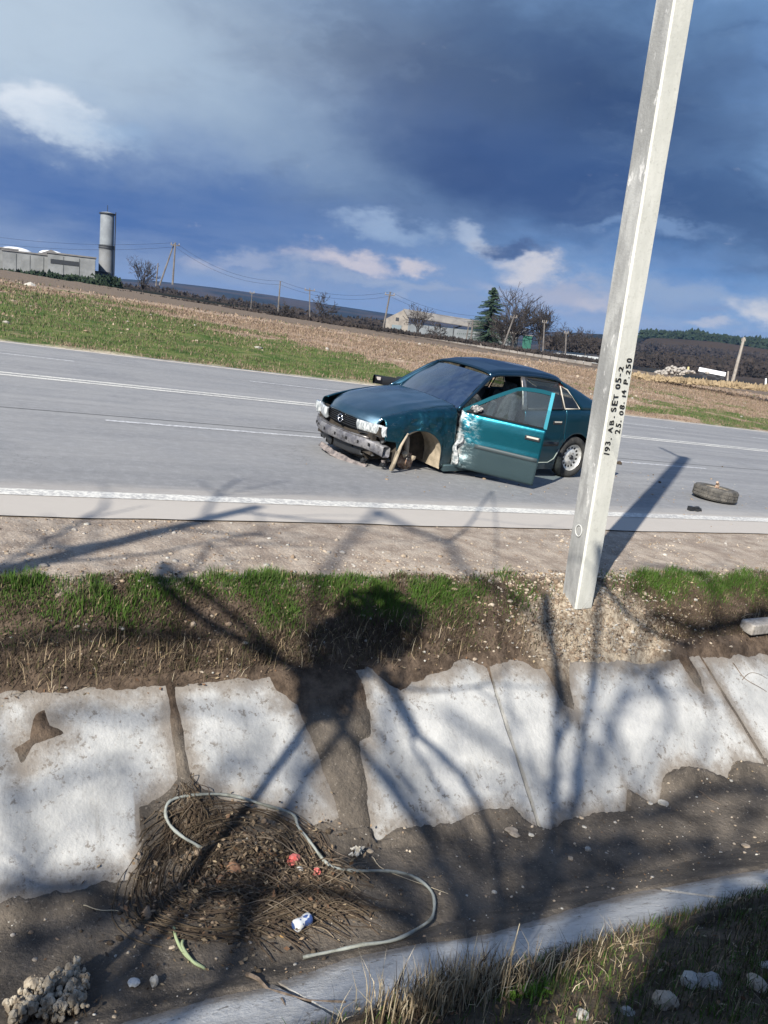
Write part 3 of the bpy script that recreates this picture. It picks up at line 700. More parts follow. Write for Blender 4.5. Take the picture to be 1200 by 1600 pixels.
# ---- root mat in the ditch
def mat_z(s, t): return Hn(s, t)
rm = [MB(), MB(), MB()]
for i in range(1100):
    q = random.random(); n = 9; k = random.choice((0, 0, 0, 1, 1, 2))
    if q < .20:      # fanning down from the joint
        a0 = random.uniform(-1, 1); s0, t0 = 1.25+random.gauss(0, .035), 3.93+(random.random()**2)*.16-.05; se = 1.20+a0*.30+random.gauss(0, .05); te = 3.55+random.uniform(-.05, .30)
        P = []; u0 = random.uniform(0, .7); L_ = random.uniform(.15, .4)
        for j in range(n):
            u = u0+L_*j/(n-1); P.append((s0+(se-s0)*u**1.3+.02*math.sin(u*5+i)+.012*math.sin(u*23+i), t0+(te-t0)*u))
    elif q < .66:    # swirl
        cx_, cy_ = 1.42+random.gauss(0, .05), 3.50+random.gauss(0, .04); R0 = random.uniform(.06, .48); a0 = random.uniform(0, 6.28); L_ = random.uniform(.5, 1.6)
        P = [(cx_+R0*math.cos(a0+L_*j/(n-1))*1.15, cy_+R0*.75*math.sin(a0+L_*j/(n-1))) for j in range(n)]
    else:            # stems trailing right and down
        s0, t0 = random.uniform(1.25, 1.9), random.uniform(3.15, 3.5); L_ = random.uniform(.1, .35); a0 = random.gauss(-.35, .35)
        P = [(s0+L_*j/(n-1)*math.cos(a0), t0+L_*j/(n-1)*math.sin(a0)+.02*math.sin(j*.6+i)) for j in range(n)]
    hz_ = random.random()**2*.05
    pts = [(a, min(b, 4.4), float(Hn(a, b))+.004+hz_*math.sin(math.pi*(j+.5)/n)) for j, (a, b) in enumerate(P) if b > 2.95]
    if len(pts) > 2: rm[k].tube(pts, [random.uniform(.0010, .0034)]*len(pts), 3, caps=False)
tag(rm[0].build('root_mat', G_brown, mw=LM), 'brown matted roots and stems clogging the ditch inside the cable loop', kind='stuff')
tag(rm[1].build('root_mat', nodes_grass('root_tan', (.07, .052, .034), (.15, .112, .072)), mw=LM), 'tan roots fanning down from the open slab joint', kind='stuff')
tag(rm[2].build('root_mat', nodes_grass('root_pale', (.10, .078, .055), (.26, .205, .145)), mw=LM), 'pale dry stems lying over the root mat', kind='stuff')
# clods that make the mat lumpy
N = 900; s = RNG.normal(1.45, .24, N); t = RNG.normal(3.5, .17, N); k = t < 3.95; s, t = s[k], t[k]
stones('root_clods', s, t, Hn(s, t)+.004, RNG.gamma(2., .0042, len(s))+.003, None, 'dark clods of soil caught in the root mat', mats=[ST4, mat('dark_clod', fn=mottled((.05, .038, .028), (.12, .09, .06), 30.), rough=1, bump=(50, 1, .01))], mi=pick((.3, .7), len(s)))
# ---- leaf litter and chaff
def litter(name, s, t, size, label, mats, prob, lift=.012):
    n = len(s); z = Hn(s, t)+RNG.random(n)*lift+.003; a = RNG.normal(size=(n, 3)); a[:, 2] *= .45; a /= np.linalg.norm(a, axis=1)[:, None]; b = RNG.normal(size=(n, 3)); b[:, 2] *= .45; b -= a*(a*b).sum(1)[:, None]; b /= np.linalg.norm(b, axis=1)[:, None]
    L_ = size*RNG.uniform(.5, 1.4, n)[:, None]; W_ = L_*RNG.uniform(.25, .7, n)[:, None]; c = np.stack([s, t, z], -1)
    v = np.stack([c-a*L_, c+b*W_+np.array([0, 0, .2])*W_, c+a*L_, c-b*W_], 1).reshape(-1, 3); f = np.arange(n*4).reshape(-1, 4)
    return tag(mesh(name, v, f, mats=mats, mi=pick(prob, n), mw=LM), label, kind='stuff')
LT = [G_brown, nodes_grass('leaf_tan', (.17, .12, .075), (.30, .22, .14)), nodes_grass('leaf_rust', (.12, .065, .035), (.22, .13, .075)), G_dry]
N = 1500; litter('leaf_litter', RNG.normal(1.45, .27, N), np.clip(RNG.normal(3.45, .17, N), 3.0, 3.9), .014, 'dead leaves and chaff caught in the root mat', LT, (.5, .25, .15, .1), .05)
N = 5000; litter('bank_litter', RNG.uniform(-1, 12, N), RNG.uniform(4.36, 5.1, N), .012, 'dead leaves and chaff on the ditch bank', LT, (.5, .22, .13, .15), .02)
N = 900; litter('ditch_litter', RNG.uniform(0, 9, N), RNG.uniform(2.75, 3.75, N), .008, 'small dead leaves on the ditch bed', LT, (.5, .25, .15, .1), .006)
N = 500; s_ = RNG.uniform(0, 9, N); t_ = RNG.uniform(3.6, 4.42, N); k_ = RNG.random(N) < .5; litter('slab_litter', s_[k_], t_[k_], .007, 'specks of dead leaf on the concrete slabs', LT, (.6, .2, .15, .05), .004) if False else None
N = 3000; litter('near_litter', RNG.uniform(.8, 8, N), RNG.uniform(.8, 2.2, N), .013, 'dead leaves among the near bank grass', LT, (.4, .3, .15, .15), .03)
# ---- cable
cab = [(1.30, 3.66), (1.19, 3.72), (1.12, 3.78), (1.11, 3.84), (1.16, 3.89), (1.28, 3.90), (1.47, 3.87), (1.65, 3.81), (1.81, 3.76), (1.83, 3.70), (1.86, 3.57), (1.91, 3.44), (2.03, 3.37), (2.24, 3.32), (2.36, 3.26), (2.40, 3.14), (2.33, 3.01), (2.22, 2.92), (2.01, 2.86), (1.80, 2.89), (1.56, 2.94)]
def catmull(P, m=6):
    P = [np.array(p, float) for p in P]; Q = [P[0]]+P+[P[-1]]; out = []
    for i in range(1, len(Q)-2):
        for k in range(m):
            u = k/m; a, b, c, d = Q[i-1], Q[i], Q[i+1], Q[i+2]
            out.append(.5*((2*b)+(c-a)*u+(2*a-5*b+4*c-d)*u*u+(3*b-a-3*c+d)*u**3))
    out.append(P[-1]); return out
cp = catmull(cab, 6); hh = [float(Hn(a, b)) for a, b in cp]
hs = [max(hh[max(0, i-4):i+5]) for i in range(len(hh))]; hs = [sum(hs[max(0, i-3):i+4])/len(hs[max(0, i-3):i+4]) for i in range(len(hs))]
cb = MB(); nE = len(cp); cb.tube([(a, b, max(z, h_)+.014-.03*max(0, (i-(nE-8))/8)-.02*max(0, (4-i)/4)) for i, ((a, b), z, h_) in enumerate(zip(cp, hs, hh))], [.0080*(1+.12*(i % 2)+.15*math.sin(i*.9)) for i in range(nE)], 8)
tag(cb.build('cable', mat('cable_sheath', fn=lambda g, c: g.mix(g.smooth(g.noise(c, 9., 4, .6), .4, .65), (.27, .285, .26, 1), (.13, .13, .105, 1)), rough=.55), mw=LM, smooth=True), 'pale grey green cable looping over the root mat and ditch bed', 'cable')
# green strap near the bottom
cb = MB()
for k, P in enumerate((((270, 1458), (275, 1480), (290, 1500), (322, 1517)), ((285, 1478), (284, 1490), (300, 1508), (318, 1514)))):
    pp = catmull([gp(*p) for p in P], 5); cb.tube([(a, b, float(Hn(a, b))+.012+.01*math.sin(i*.3)) for i, (a, b) in enumerate(pp)], [.004]+[.008]*(len(pp)-2)+[.003], 5)
tag(cb.build('reed_leaf', mat('reed_green', (.30, .36, .20), .6), mw=LM, smooth=True), 'pale green forked strip lying on the mud below the root mat', 'leaf')
# twigs
tw = mat('twig_bark', fn=mottled((.10, .075, .055), (.22, .17, .13), 20.), rough=.9)
tws = [(((430, 1288), (490, 1318), (550, 1362)), .004, 'thin straight twig lying across the mud right of the root mat', tw),
 (((385, 1530), (420, 1545), (470, 1560), (540, 1566)), .010, 'dark crooked twig on the near concrete slab', tw),
 (((440, 1560), (450, 1580)), .006, 'short dark twig crossing the near slab at the bottom', tw),
 (((580, 1355), (600, 1372), (700, 1400)), .003, 'pale thin stem on the open mud', G_straw),
 (((1090, 1245), (1110, 1255), (1125, 1262)), .004, 'short twig on the silt at the right', tw),
 (((130, 1418), (160, 1426), (190, 1430)), .003, 'pale stem on the mud left of the root mat', G_straw),
 (((1145, 1035), (1165, 1060), (1198, 1080)), .004, 'bare twig lying on the upper right slab', tw),
 (((1160, 1062), (1175, 1050), (1199, 1060)), .003, 'thin forked twig on the upper right slab', tw)]
for P, r0, lb, m_ in tws:
    pp = catmull([gp(*p) for p in P], 5); cb = MB(); cb.tube([(a, b, float(max(Hn(a, b), np.interp(b, PT, PN)-.01))+.008+.004*math.sin(i)) for i, (a, b) in enumerate(pp)], np.linspace(r0, r0*.4, len(pp)), 5)
    tag(cb.build('twig', m_, mw=LM), lb, 'twig')
# litter
def crumple(name, st, dims, material, label, cat, seed, lift=.5):
    rr = random.Random(seed); v = []
    for p in IV2:
        k = 1+rr.uniform(-.30, .22); v.append((p[0]*dims[0]*k, p[1]*dims[1]*k, p[2]*dims[2]*k))
    o = mesh(name, v, IF2.tolist(), material, mw=LM @ Matrix.Translation((st[0], st[1], float(Hn(*st))+dims[2]*lift+.01)) @ Matrix.Rotation(rr.uniform(0, 3), 4, 'Z'))
    return tag(o, label, cat)
Mred = mat('red_wrapper', fn=mottled((.42, .06, .05), (.62, .22, .19), 30.), rough=.4)
crumple('wrapper', gp(453, 1375), (.045, .028, .03), Mred, 'crumpled red wrapper beside the cable, the larger of two', 'litter', 1)
crumple('wrapper', gp(491, 1387), (.026, .022, .022), Mred, 'small red scrap right of the larger red wrapper', 'litter', 2)
crumple('plastic_scrap', gp(464, 1384), (.02, .014, .01), mat('white_plastic', (.6, .62, .6), .4), 'white plastic scrap just below the larger red wrapper', 'litter', 3)
crumple('dead_leaf', gp(360, 1394), (.045, .035, .025), mat('leaf_brown', fn=mottled((.26, .13, .07), (.40, .24, .14), 30.), rough=.8), 'curled orange brown dead leaf on the root mat', 'leaf', 4)
crumple('dead_leaf', gp(340, 1405), (.028, .02, .02), MATS['leaf_brown'], 'smaller brown dead leaf left of the curled one', 'leaf', 14)
# crushed can
c_ = gp(470, 1456); cn = MB()
cn.lathe([(-.05, .0), (-.05, .024), (-.043, .031), (-.02, .030), (.0, .024), (.02, .030), (.043, .031), (.05, .024), (.05, .0)], 16, 'x')
def can_fn(g, c): return g.mix(g.smooth(g.noise(c, 22., 2, .5), .50, .54), (.72, .73, .72, 1), (.07, .12, .30, 1))
o = cn.build('can', mat('printed_tin', fn=can_fn, rough=.35, metal=.3), mw=LM @ Matrix.Translation((c_[0], c_[1], float(Hn(*c_))+.032)) @ Matrix.Rotation(rad(20), 4, 'Z'), smooth=True); tag(o, 'crushed white and blue drink can at the lower right of the root mat', 'can')
# whitish torn plant / paper
pw = MB(); a, b = gp(555, 1352); z = float(Hn(a, b))
for i in range(26):
    an = random.uniform(0, 6.28); L_ = random.uniform(.02, .06); pw.tube([(a, b, z), (a+L_*.5*math.cos(an), b+L_*.5*math.sin(an)*.6, z+.03+random.uniform(0, .03)), (a+L_*math.cos(an), b+L_*math.sin(an)*.6, z+random.uniform(.0, .06))], [.006, .010, .004], 4)
tag(pw.build('paper_scrap', mat('dirty_paper', fn=mottled((.62, .58, .50), (.40, .36, .29), 25.), rough=.8), mw=LM), 'torn whitish scrap standing on the mud right of the cable', 'litter')
# pale dried flower heads bottom left
fh = MB(); fst = MB()
pts_ = [(20, 1585), (45, 1590), (40, 1572), (60, 1575), (75, 1562), (85, 1545), (100, 1538), (118, 1540), (128, 1552), (112, 1560), (95, 1575), (110, 1585), (70, 1592), (55, 1560), (30, 1598), (90, 1594), (120, 1572)]
for i in range(520):
    p = random.choice(pts_); a, b = gp(p[0]+random.gauss(0, 6), min(p[1]+random.gauss(0, 5), 1605)); z = float(Hn(a, b)); h_ = random.uniform(.02, .085); r_0 = random.gammavariate(3, .0022)+.003
    fst.tube([(a, b, z), (a+random.gauss(0, .01), b+random.gauss(0, .01), z+h_)], .002, 3, caps=False)
    ex = random.uniform(.8, 1.9); fh.add([(a+q[0]*r_0*random.uniform(.7, 1.3), b+q[1]*r_0*random.uniform(.7, 1.3), z+h_+q[2]*r_0*ex*random.uniform(.7, 1.3)) for q in IV2], IF2.tolist())
fe = empty('dried_plant', (0, 0, 0), 'cluster of pale dried flower heads at the lower left of the ditch', 'plant', mw=LM)
for nm, b_, m_ in (('flower_heads', fh, mat('dried_flower', fn=mottled((.42, .37, .29), (.22, .175, .125), 25.), rough=.95)), ('stems', fst, G_brown)):
    o = b_.build(nm, m_, fe); o.matrix_parent_inverse = Matrix(); o['kind'] = 'stuff'

# ================================================================== trees behind the photographer (their shadows fall on the ditch)
M_bark = mat('grey_bark', fn=mottled((.10, .085, .07), (.19, .165, .14), 6.), rough=.95, bump=(30, .8, .02))
def up_from(px, py, h):
    s, t = gp(px, py); n = float(np.interp(t, PT, PN)); k = h/math.sin(SEL); return np.array([s, t, n])-sunL*k
def twigs(mb, p0, d0, L0, r0, depth, rr, spread=.6):
    P = [p0]; d = d0/np.linalg.norm(d0)
    for i in range(4):
        d = d+np.array([rr.gauss(0, .16), rr.gauss(0, .16), rr.gauss(.03, .12)]); d /= np.linalg.norm(d); P.append(P[-1]+d*L0/4)
    mb.tube(P, np.linspace(r0, r0*.5, 5), 4, caps=False)
    if depth:
        for q in range(3):
            k = rr.randint(1, 4); dd = d+np.array([rr.gauss(0, spread), rr.gauss(0, spread), rr.gauss(.1, spread*.7)]); twigs(mb, P[k], dd, L0*rr.uniform(.5, .8), r0*.5, depth-1, rr, spread)
te = empty('bare_tree', (0, 0, 0), 'bare tree on the near bank to the left of the photographer', 'tree', mw=LM)
def tpart(name, mb, m_, par):
    o = mb.build(name, m_, par); o.matrix_parent_inverse = Matrix(); return o
mb = MB(); mb.tube([(-4.62, 1.52, -.6), (-4.6, 1.5, 1.5), (-4.66, 1.46, 3.3), (-4.6, 1.5, 4.9), (-4.52, 1.58, 5.9)], [.11, .095, .085, .075, .055], 10); tpart('trunk', mb, M_bark, te)
mb = MB(); rr = random.Random(3)
for k in range(7): twigs(mb, np.array([-4.55, 1.55, 3.9+.3*k]), np.array([rr.gauss(0, 1), rr.gauss(-.6, .7), .8]), 1.2, .022, 1, rr)
tpart('crown', mb, M_bark, te)
te = empty('bare_tree', (0, 0, 0), 'bare spreading tree behind the photographer', 'tree', mw=LM)
mb = MB(); fork = np.array([-2.9, -1.5, 3.2]); mb.tube([(-2.9, -1.5, -.1), (-2.85, -1.52, 1.5), tuple(fork)], [.15, .13, .11], 10); tpart('trunk', mb, M_bark, te)
mb = MB(); rr = random.Random(5)
targets = [
 (((425, 1290), (480, 1212), (530, 1150), (548, 1100), (500, 1062), (430, 1030), (375, 1000), (320, 968), (262, 920), (255, 880)), 4.3, 4.0, .030, .034),
 (((262, 920), (310, 880), (330, 850)), 4.0, 3.9, .02, .01),
 (((960, 1215), (910, 1150), (880, 1100), (862, 1010), (830, 965), (800, 935), (760, 912), (720, 885), (700, 850), (645, 828), (590, 800)), 4.5, 4.2, .020, .036),
 (((700, 850), (735, 820), (755, 790), (770, 770)), 4.2, 4.2, .016, .008),
 (((865, 1260), (868, 1180), (885, 1120), (870, 1040), (850, 960), (856, 930)), 4.4, 4.2, .024, .03),
 (((985, 1215), (960, 1140), (975, 1100), (1010, 1075), (1045, 1100), (1050, 1150)), 5.0, 5.0, .026, .015),
 (((1018, 1040), (1035, 1075), (1050, 1105)), 5.0, 5.0, .028, .02),
 (((690, 1110), (750, 1150), (800, 1190), (860, 1240), (890, 1270)), 5.2, 5.0, .026, .02),
 (((602, 1100), (610, 1190), (640, 1250), (680, 1300)), 4.9, 4.6, .030, .02),
 (((640, 1180), (700, 1200), (780, 1220), (830, 1235)), 5.4, 5.2, .02, .012),
 (((1080, 1010), (1010, 985), (960, 940), (940, 900)), 4.3, 4.3, .02, .03),
 (((1000, 1060), (1060, 1020), (1120, 960), (1100, 900), (1010, 880)), 4.6, 4.5, .03, .02),
 (((0, 1250), (40, 1240), (90, 1225), (140, 1200), (210, 1190)), 5.6, 5.6, .02, .02),
 (((60, 1130), (120, 1110), (200, 1125), (260, 1110), (330, 1105), (400, 1125)), 5.8, 5.8, .024, .02),
 (((150, 1560), (200, 1520), (235, 1480), (290, 1440), (350, 1400)), 3.4, 3.8, .035, .03),
 (((0, 1390), (80, 1380), (160, 1370)), 4.6, 4.6, .05, .04),
 (((380, 1180), (330, 1230), (350, 1320)), 4.9, 4.7, .028, .02),
 (((720, 1300), (740, 1340), (735, 1400), (700, 1440)), 4.6, 4.5, .03, .02),
 (((860, 1290), (900, 1320), (930, 1370)), 4.6, 4.5, .03, .02),
 (((0, 1480), (120, 1450), (260, 1400), (420, 1370)), 5.0, 5.0, .045, .035),
 (((40, 1600), (140, 1540), (260, 1500)), 5.0, 5.0, .045, .035),
 (((700, 1440), (820, 1400), (960, 1350), (1120, 1310)), 5.0, 5.0, .045, .04),
 (((1000, 1280), (1100, 1240), (1200, 1230)), 5.0, 5.0, .04, .035),
 (((820, 1360), (900, 1330), (1000, 1310)), 5.0, 5.0, .05, .05),
 (((330, 1000), (200, 990), (60, 1000), (-60, 1030)), 5.0, 5.0, .04, .035),
 (((1200, 960), (1100, 985), (1020, 960)), 5.0, 5.0, .06, .04),
 (((560, 1340), (640, 1400), (660, 1440)), 5.0, 5.0, .05, .04),
 (((596, 1050), (620, 1090), (650, 1145)), 3.2, 3.2, .045, .03),
]
far_t = [k for k in range(len(targets)) if targets[k][1] > 4.45]
def grow(mb, fork, P, h0, h1, r0, r1, rr):
    pts = [up_from(p[0], p[1], h0+(h1-h0)*i/(len(P)-1)) for i, p in enumerate(P)]
    pp = catmull(pts, 4); mb.tube(pp, np.linspace(r0, r1, len(pp)), 6, caps=False)
    mb.tube(catmull([pp[-1], (pp[-1]*.6+fork*.4)+np.array([0, 0, .25]), fork], 4), [r1*.8, r1*.8, r1*.8, r1*.9, r1*.9, r1, r1, r1*1.1, r1*1.1], 5, caps=False)
    for k in range(3):
        q = pp[rr.randrange(len(pp))]; twigs(mb, q, np.array([rr.gauss(0, 1), rr.gauss(0, .8), rr.gauss(.3, .5)]), .7, r0*.35, 1, rr)
for k, T_ in enumerate(targets):
    if k not in far_t: grow(mb, fork, *T_, rr)
tpart('crown', mb, M_bark, te)
te = empty('bare_tree', (0, 0, 0), 'tall bare tree farther back behind the photographer', 'tree', mw=LM)
mb = MB(); fork = np.array([-8.6, -5.4, 4.6]); mb.tube([(-8.7, -5.5, -.1), (-8.6, -5.45, 2.2), tuple(fork)], [.17, .14, .12], 10); tpart('trunk', mb, M_bark, te)
mb = MB()
for k, T_ in enumerate(targets):
    if k in far_t: grow(mb, fork, T_[0], 8.2, 8.6, T_[3]*1.35, T_[4]*1.15, rr)
tpart('crown', mb, M_bark, te)
# leafy clumps added out of view: one casts the dark patch on the bank, one shades the lower right corner
def leaf_cloud(mb, centres, n, size, rr):
    for i in range(n):
        c, R0 = rr.choice(centres); d = np.array([rr.gauss(0, 1), rr.gauss(0, 1), rr.gauss(0, 1)]); d /= np.linalg.norm(d)
        p = np.array(c)+d*np.array(R0)*rr.random()**.45; a = np.array([rr.gauss(0, 1) for _ in range(3)]); a /= np.linalg.norm(a); b = np.cross(a, [rr.gauss(0, 1) for _ in range(3)]); b /= np.linalg.norm(b)+1e-9
        s_ = size*rr.uniform(.6, 1.3); mb.add([p-a*s_, p+b*s_*.5, p+a*s_, p-b*s_*.5], [(0, 1, 2, 3)])
M_leaf = mat('shade_clump_leaf', fn=mottled((.03, .06, .02), (.07, .11, .035), 8.), rough=.6)
te = empty('shade_shrub', (0, 0, 0), 'unseen dense shrub added behind the photographer to shade the lower right corner', 'shrub', mw=LM)
mb = MB(); 
leaf_cloud(mb, [((-.80, -1.50, 1.9), (.85, .75, .8)), ((-.75, -1.55, 2.6), (.75, .7, .65)), ((-.2, -2.4, 1.9), (.9, .9, .9)), ((-.1, -2.5, 2.6), (.8, .8, .7)), ((-.5, -1.9, .9), (.8, .8, .6)), ((-1.0, -1.25, 2.2), (.6, .5, .8))], 19000, .095, random.Random(8)); tpart('crown', mb, M_leaf, te)
mb = MB(); mb.tube([(-.2, -2.2, 0), (-.25, -2.15, 1.0), (-.2, -2.1, 2.0)], [.06, .045, .02], 6); tpart('trunk', mb, M_bark, te)
te = empty('shade_clump', (0, 0, 0), 'unseen leaf clump added to cast the dark patch on the bank', 'shrub', mw=LM)
c0 = up_from(592, 975, 3.0); base_s, base_t = c0[0], c0[1]
mb = MB(); leaf_cloud(mb, [((base_s, base_t, c0[2]), (.30, .26, .34)), ((base_s-.05, base_t, c0[2]-.25), (.28, .22, .3)), ((base_s+.02, base_t+.02, c0[2]-.7), (.14, .14, .3))], 2600, .045, random.Random(9)); tpart('crown', mb, M_leaf, te)
mb = MB(); mb.tube([(base_s, base_t, float(Hn(base_s, base_t))-.05), (base_s, base_t, c0[2]-.1)], [.035, .02], 6); tpart('trunk', mb, M_bark, te)

# ================================================================== the wrecked car
def carpaint(name, dust, scr, base=(.006, .062, .090), bmp=(2.2, .10, .03)):
    def fn(g, c):
        sx, sy, sz = g.sep(c)
        k = g.mix(g.smooth(g.noise(c, 1.7, 4, .6), .3, .7), tuple(base)+(1,), (base[0]*1.8+.004, base[1]*1.15+.003, base[2]*1.12+.002, 1))
        # road dust settled on the lower bodywork
        d = g.m('MULTIPLY', g.smooth(g.m('ADD', sz, g.m('MULTIPLY', g.noise(c, 6., 5, .65), .22)), .36, .66, 1., 0.), dust)
        k = g.mix(d, k, (.085, .095, .092, 1))
        if scr:
            n1 = g.noise(g.vm('MULTIPLY', c, (1.2, 2., 3.2)), 9., 6, .75)
            k = g.mix(g.smooth(n1, .57, .66, 0, scr), k, (.012, .014, .016, 1))
            n2 = g.noise(g.vm('MULTIPLY', c, (.8, 2., 3.6)), 13., 6, .75)
            k = g.mix(g.smooth(n2, .60, .68, 0, scr), k, (.20, .24, .25, 1))
        return k, g.m('ADD', .30, g.m('ADD', g.m('MULTIPLY', d, .5), g.m('MULTIPLY', g.noise(c, 4., 4, .6), .16)))
    return mat(name, fn=fn, rough=.3, metal=.85, spec=.5, coat=.5, bump=bmp)
CP = carpaint('teal_car_paint', .55, 0); CPS = carpaint('scraped_car_paint', .6, .8, bmp=(7., .55, .03))
CPR = carpaint('sky_tinted_roof_paint', .0, 0, (.012, .050, .085))  # bluer copy of the car paint, sky reflection painted into its base
def hoodfn(g, c):
    return g.mix(g.smooth(g.noise(c, 2.5, 5, .6), .3, .7), (.016, .056, .092, 1), (.040, .078, .115, 1)), g.m('ADD', .34, g.m('MULTIPLY', g.noise(c, 3., 4, .6), .22))
CPH = mat('sky_tinted_hood_paint', fn=hoodfn, metal=.6, spec=.5, coat=1.0)  # same car paint, reflected sky put into the base as slate blue
def doorfn(g, c):
    sx, sy, sz = g.sep(c)     # door space: x runs back from the hinge (negative), z up
    k = g.mix(g.smooth(g.noise(c, 2., 4, .6), .3, .7), (.006, .100, .138, 1), (.010, .115, .152, 1))
    k = g.mix(g.m('MULTIPLY', g.smooth(g.m('ADD', sz, g.m('MULTIPLY', g.noise(c, 5., 4, .6), .06)), .53, .60, 1., 0.), .72), k, (.105, .135, .14, 1))
    fr = g.m('ADD', g.m('ADD', g.m('MULTIPLY', sx, -1.), g.m('MULTIPLY', g.m('ABSOLUTE', g.m('SUBTRACT', sz, .52)), .25)), g.m('MULTIPLY', g.m('SUBTRACT', g.noise(c, 7., 5, .7), .5), .45))
    msk = g.smooth(fr, .36, .16)
    n = g.noise(g.vm('MULTIPLY', c, (1., 1., 2.4)), 11., 6, .75)
    k = g.mix(g.m('MULTIPLY', msk, g.smooth(n, .48, .60)), k, (.36, .46, .47, 1))
    k = g.mix(g.m('MULTIPLY', msk, g.smooth(g.noise(g.vm('MULTIPLY', c, (1., 1., 2.)), 17., 6, .75), .56, .64)), k, (.02, .03, .035, 1))
    m2 = g.smooth(fr, .16, .05)
    k = g.mix(g.m('MULTIPLY', m2, g.smooth(n, .40, .5)), k, (.46, .47, .46, 1))
    return k, g.m('ADD', .30, g.m('MULTIPLY', msk, .3))
CPD = mat('sunlit_door_paint', fn=doorfn, metal=.85, spec=.5, coat=.35, bump=(4., .22, .02))  # lit copy of the car paint: sun on the door put into the colour
CB = mat('black_plastic', (.018, .019, .021), .45, spec=.4); CR = mat('black_rubber', (.012, .012, .013), .8)
CI = mat('interior_cloth', fn=mottled((.03, .032, .036), (.06, .062, .068), 20.), rough=.9)
CM = mat('bare_steel', fn=mottled((.30, .29, .28), (.14, .12, .11), 12.), rough=.45, metal=.8)
CG = mat('grimy_underbody', fn=mottled((.02, .018, .016), (.055, .045, .035), 8.), rough=.95)
CBG = mat('dusty_wheelhouse', fn=mottled((.42, .35, .26), (.24, .20, .145), 7.), rough=.95)
CCH = mat('pale_trim', (.45, .42, .36), .5)
def glass(name, tint, rough=.02, refl=1.0, dust=0.):
    m = bpy.data.materials.new(name); m.use_nodes = True; nt = m.node_tree; nt.nodes.clear(); g = G(nt)
    tr = nt.nodes.new('ShaderNodeBsdfTransparent'); tr.inputs[0].default_value = tuple(tint)+(1,)
    gl = nt.nodes.new('ShaderNodeBsdfGlossy'); gl.inputs['Roughness'].default_value = rough
    fr = nt.nodes.new('ShaderNodeFresnel'); fr.inputs[0].default_value = 1.52
    mx = nt.nodes.new('ShaderNodeMixShader'); nt.links.new(g.m('MULTIPLY', fr.outputs[0], refl, clamp=True), mx.inputs[0]); nt.links.new(tr.outputs[0], mx.inputs[1]); nt.links.new(gl.outputs[0], mx.inputs[2])
    out = nt.nodes.new('ShaderNodeOutputMaterial')
    if dust:
        df = nt.nodes.new('ShaderNodeBsdfDiffuse'); df.inputs[0].default_value = (.30, .36, .34, 1)
        c = nt.nodes.new('ShaderNodeTexCoord').outputs['Object']; m2 = nt.nodes.new('ShaderNodeMixShader')
        nt.links.new(g.smooth(g.noise(c, 2.2, 5, .6), .35, .7, dust*.35, dust), m2.inputs[0]); nt.links.new(mx.outputs[0], m2.inputs[1]); nt.links.new(df.outputs[0], m2.inputs[2]); nt.links.new(m2.outputs[0], out.inputs[0])
    else: nt.links.new(mx.outputs[0], out.inputs[0])
    return m
GW = glass('windscreen_glass', (.30, .40, .42), .03, .62, .0); GS = glass('side_glass', (.30, .36, .36), .03, 1.8, .05); GD = glass('door_glass', (.55, .68, .70), .03, 1.6, .07)

ca, pb, rc = 3.234768708713001+.025, 0.045, -0.03940702312095026
CMx = Matrix.Translation((6.767886-.16, 9.5707974+.02, -.0239)) @ Matrix.Rotation(ca, 4, 'Z') @ Matrix.Rotation(pb, 4, 'Y') @ Matrix.Rotation(rc, 4, 'X')
car = empty('wrecked_car', (0, 0, 0), 'dark teal crashed hatchback with open driver door and missing front wheel', 'car', mw=LM @ CMx)
def cpart(mb, name, material, parent=None, smooth=True, label=None):
    o = mb.build(name, material, parent or car, smooth=smooth); o.matrix_parent_inverse = Matrix()
    if label: o['label'] = label
    return o
AF, AR, RA_ = 1.42, -1.30, .340
def belt(x): return float(np.interp(x, [-2.15, -1.3, -.2, .85, 1.15, 1.5, 1.8, 2.0, 2.12], [.97, .985, .955, .93, .905, .855, .79, .735, .70]))
def Wd(x): return float(np.interp(x, [-2.17, -2.1, -1.9, -1.3, 0, 1.2, 1.7, 1.95, 2.08, 2.16], [.62, .72, .79, .84, .85, .845, .815, .775, .70, .60]))
KZ = ([.12, .3, .52, .60, .64, .85, .95, 1.0], [.955, .985, 1.0, 1.0, .988, .968, .950, .915])
def sy(x, z): return Wd(x)*float(np.interp(z/belt(x), *KZ))
def bottom(x, base=.20):
    for a in (AF, AR):
        if abs(x-a) < RA_: return max(base, .31+math.sqrt(RA_**2-(x-a)**2))
    return base
def side_panel(name, x0, x1, sg, material, base=.20, roll=False, nx=40, dmg=0, parent=None, label=None, th=.02, ztop=None, ramp=None):
    mb = MB(); nz = 16
    def P(u, v):
        x = x0+(x1-x0)*u; zb = bottom(x, base(x) if callable(base) else base); zt = (ztop(x) if ztop else belt(x))
        if roll:
            if v <= .8: z = zb+(zt-zb)*(v/.8); y = sy(x, z)
            else:
                q = (v-.8)/.2; y = sy(x, zt)*(1-.14*q); z = zt+.020*math.sin(q*math.pi/2)
        else: z = zb+(zt-zb)*v; y = sy(x, z)
        if dmg:
            k = dmg*float(fbm(x*5+3, z*6, 4))*min(1, max(0, (1.90-x)/.3)); y += k-.5*dmg*min(1, max(0, (1.90-x)/.3)); x += k*.5
        return (x, y*sg, z)
    mb.grid(P, nx, nz)
    o = cpart(mb, name, material, parent, label=label); solid(o, th, 0)
    return o
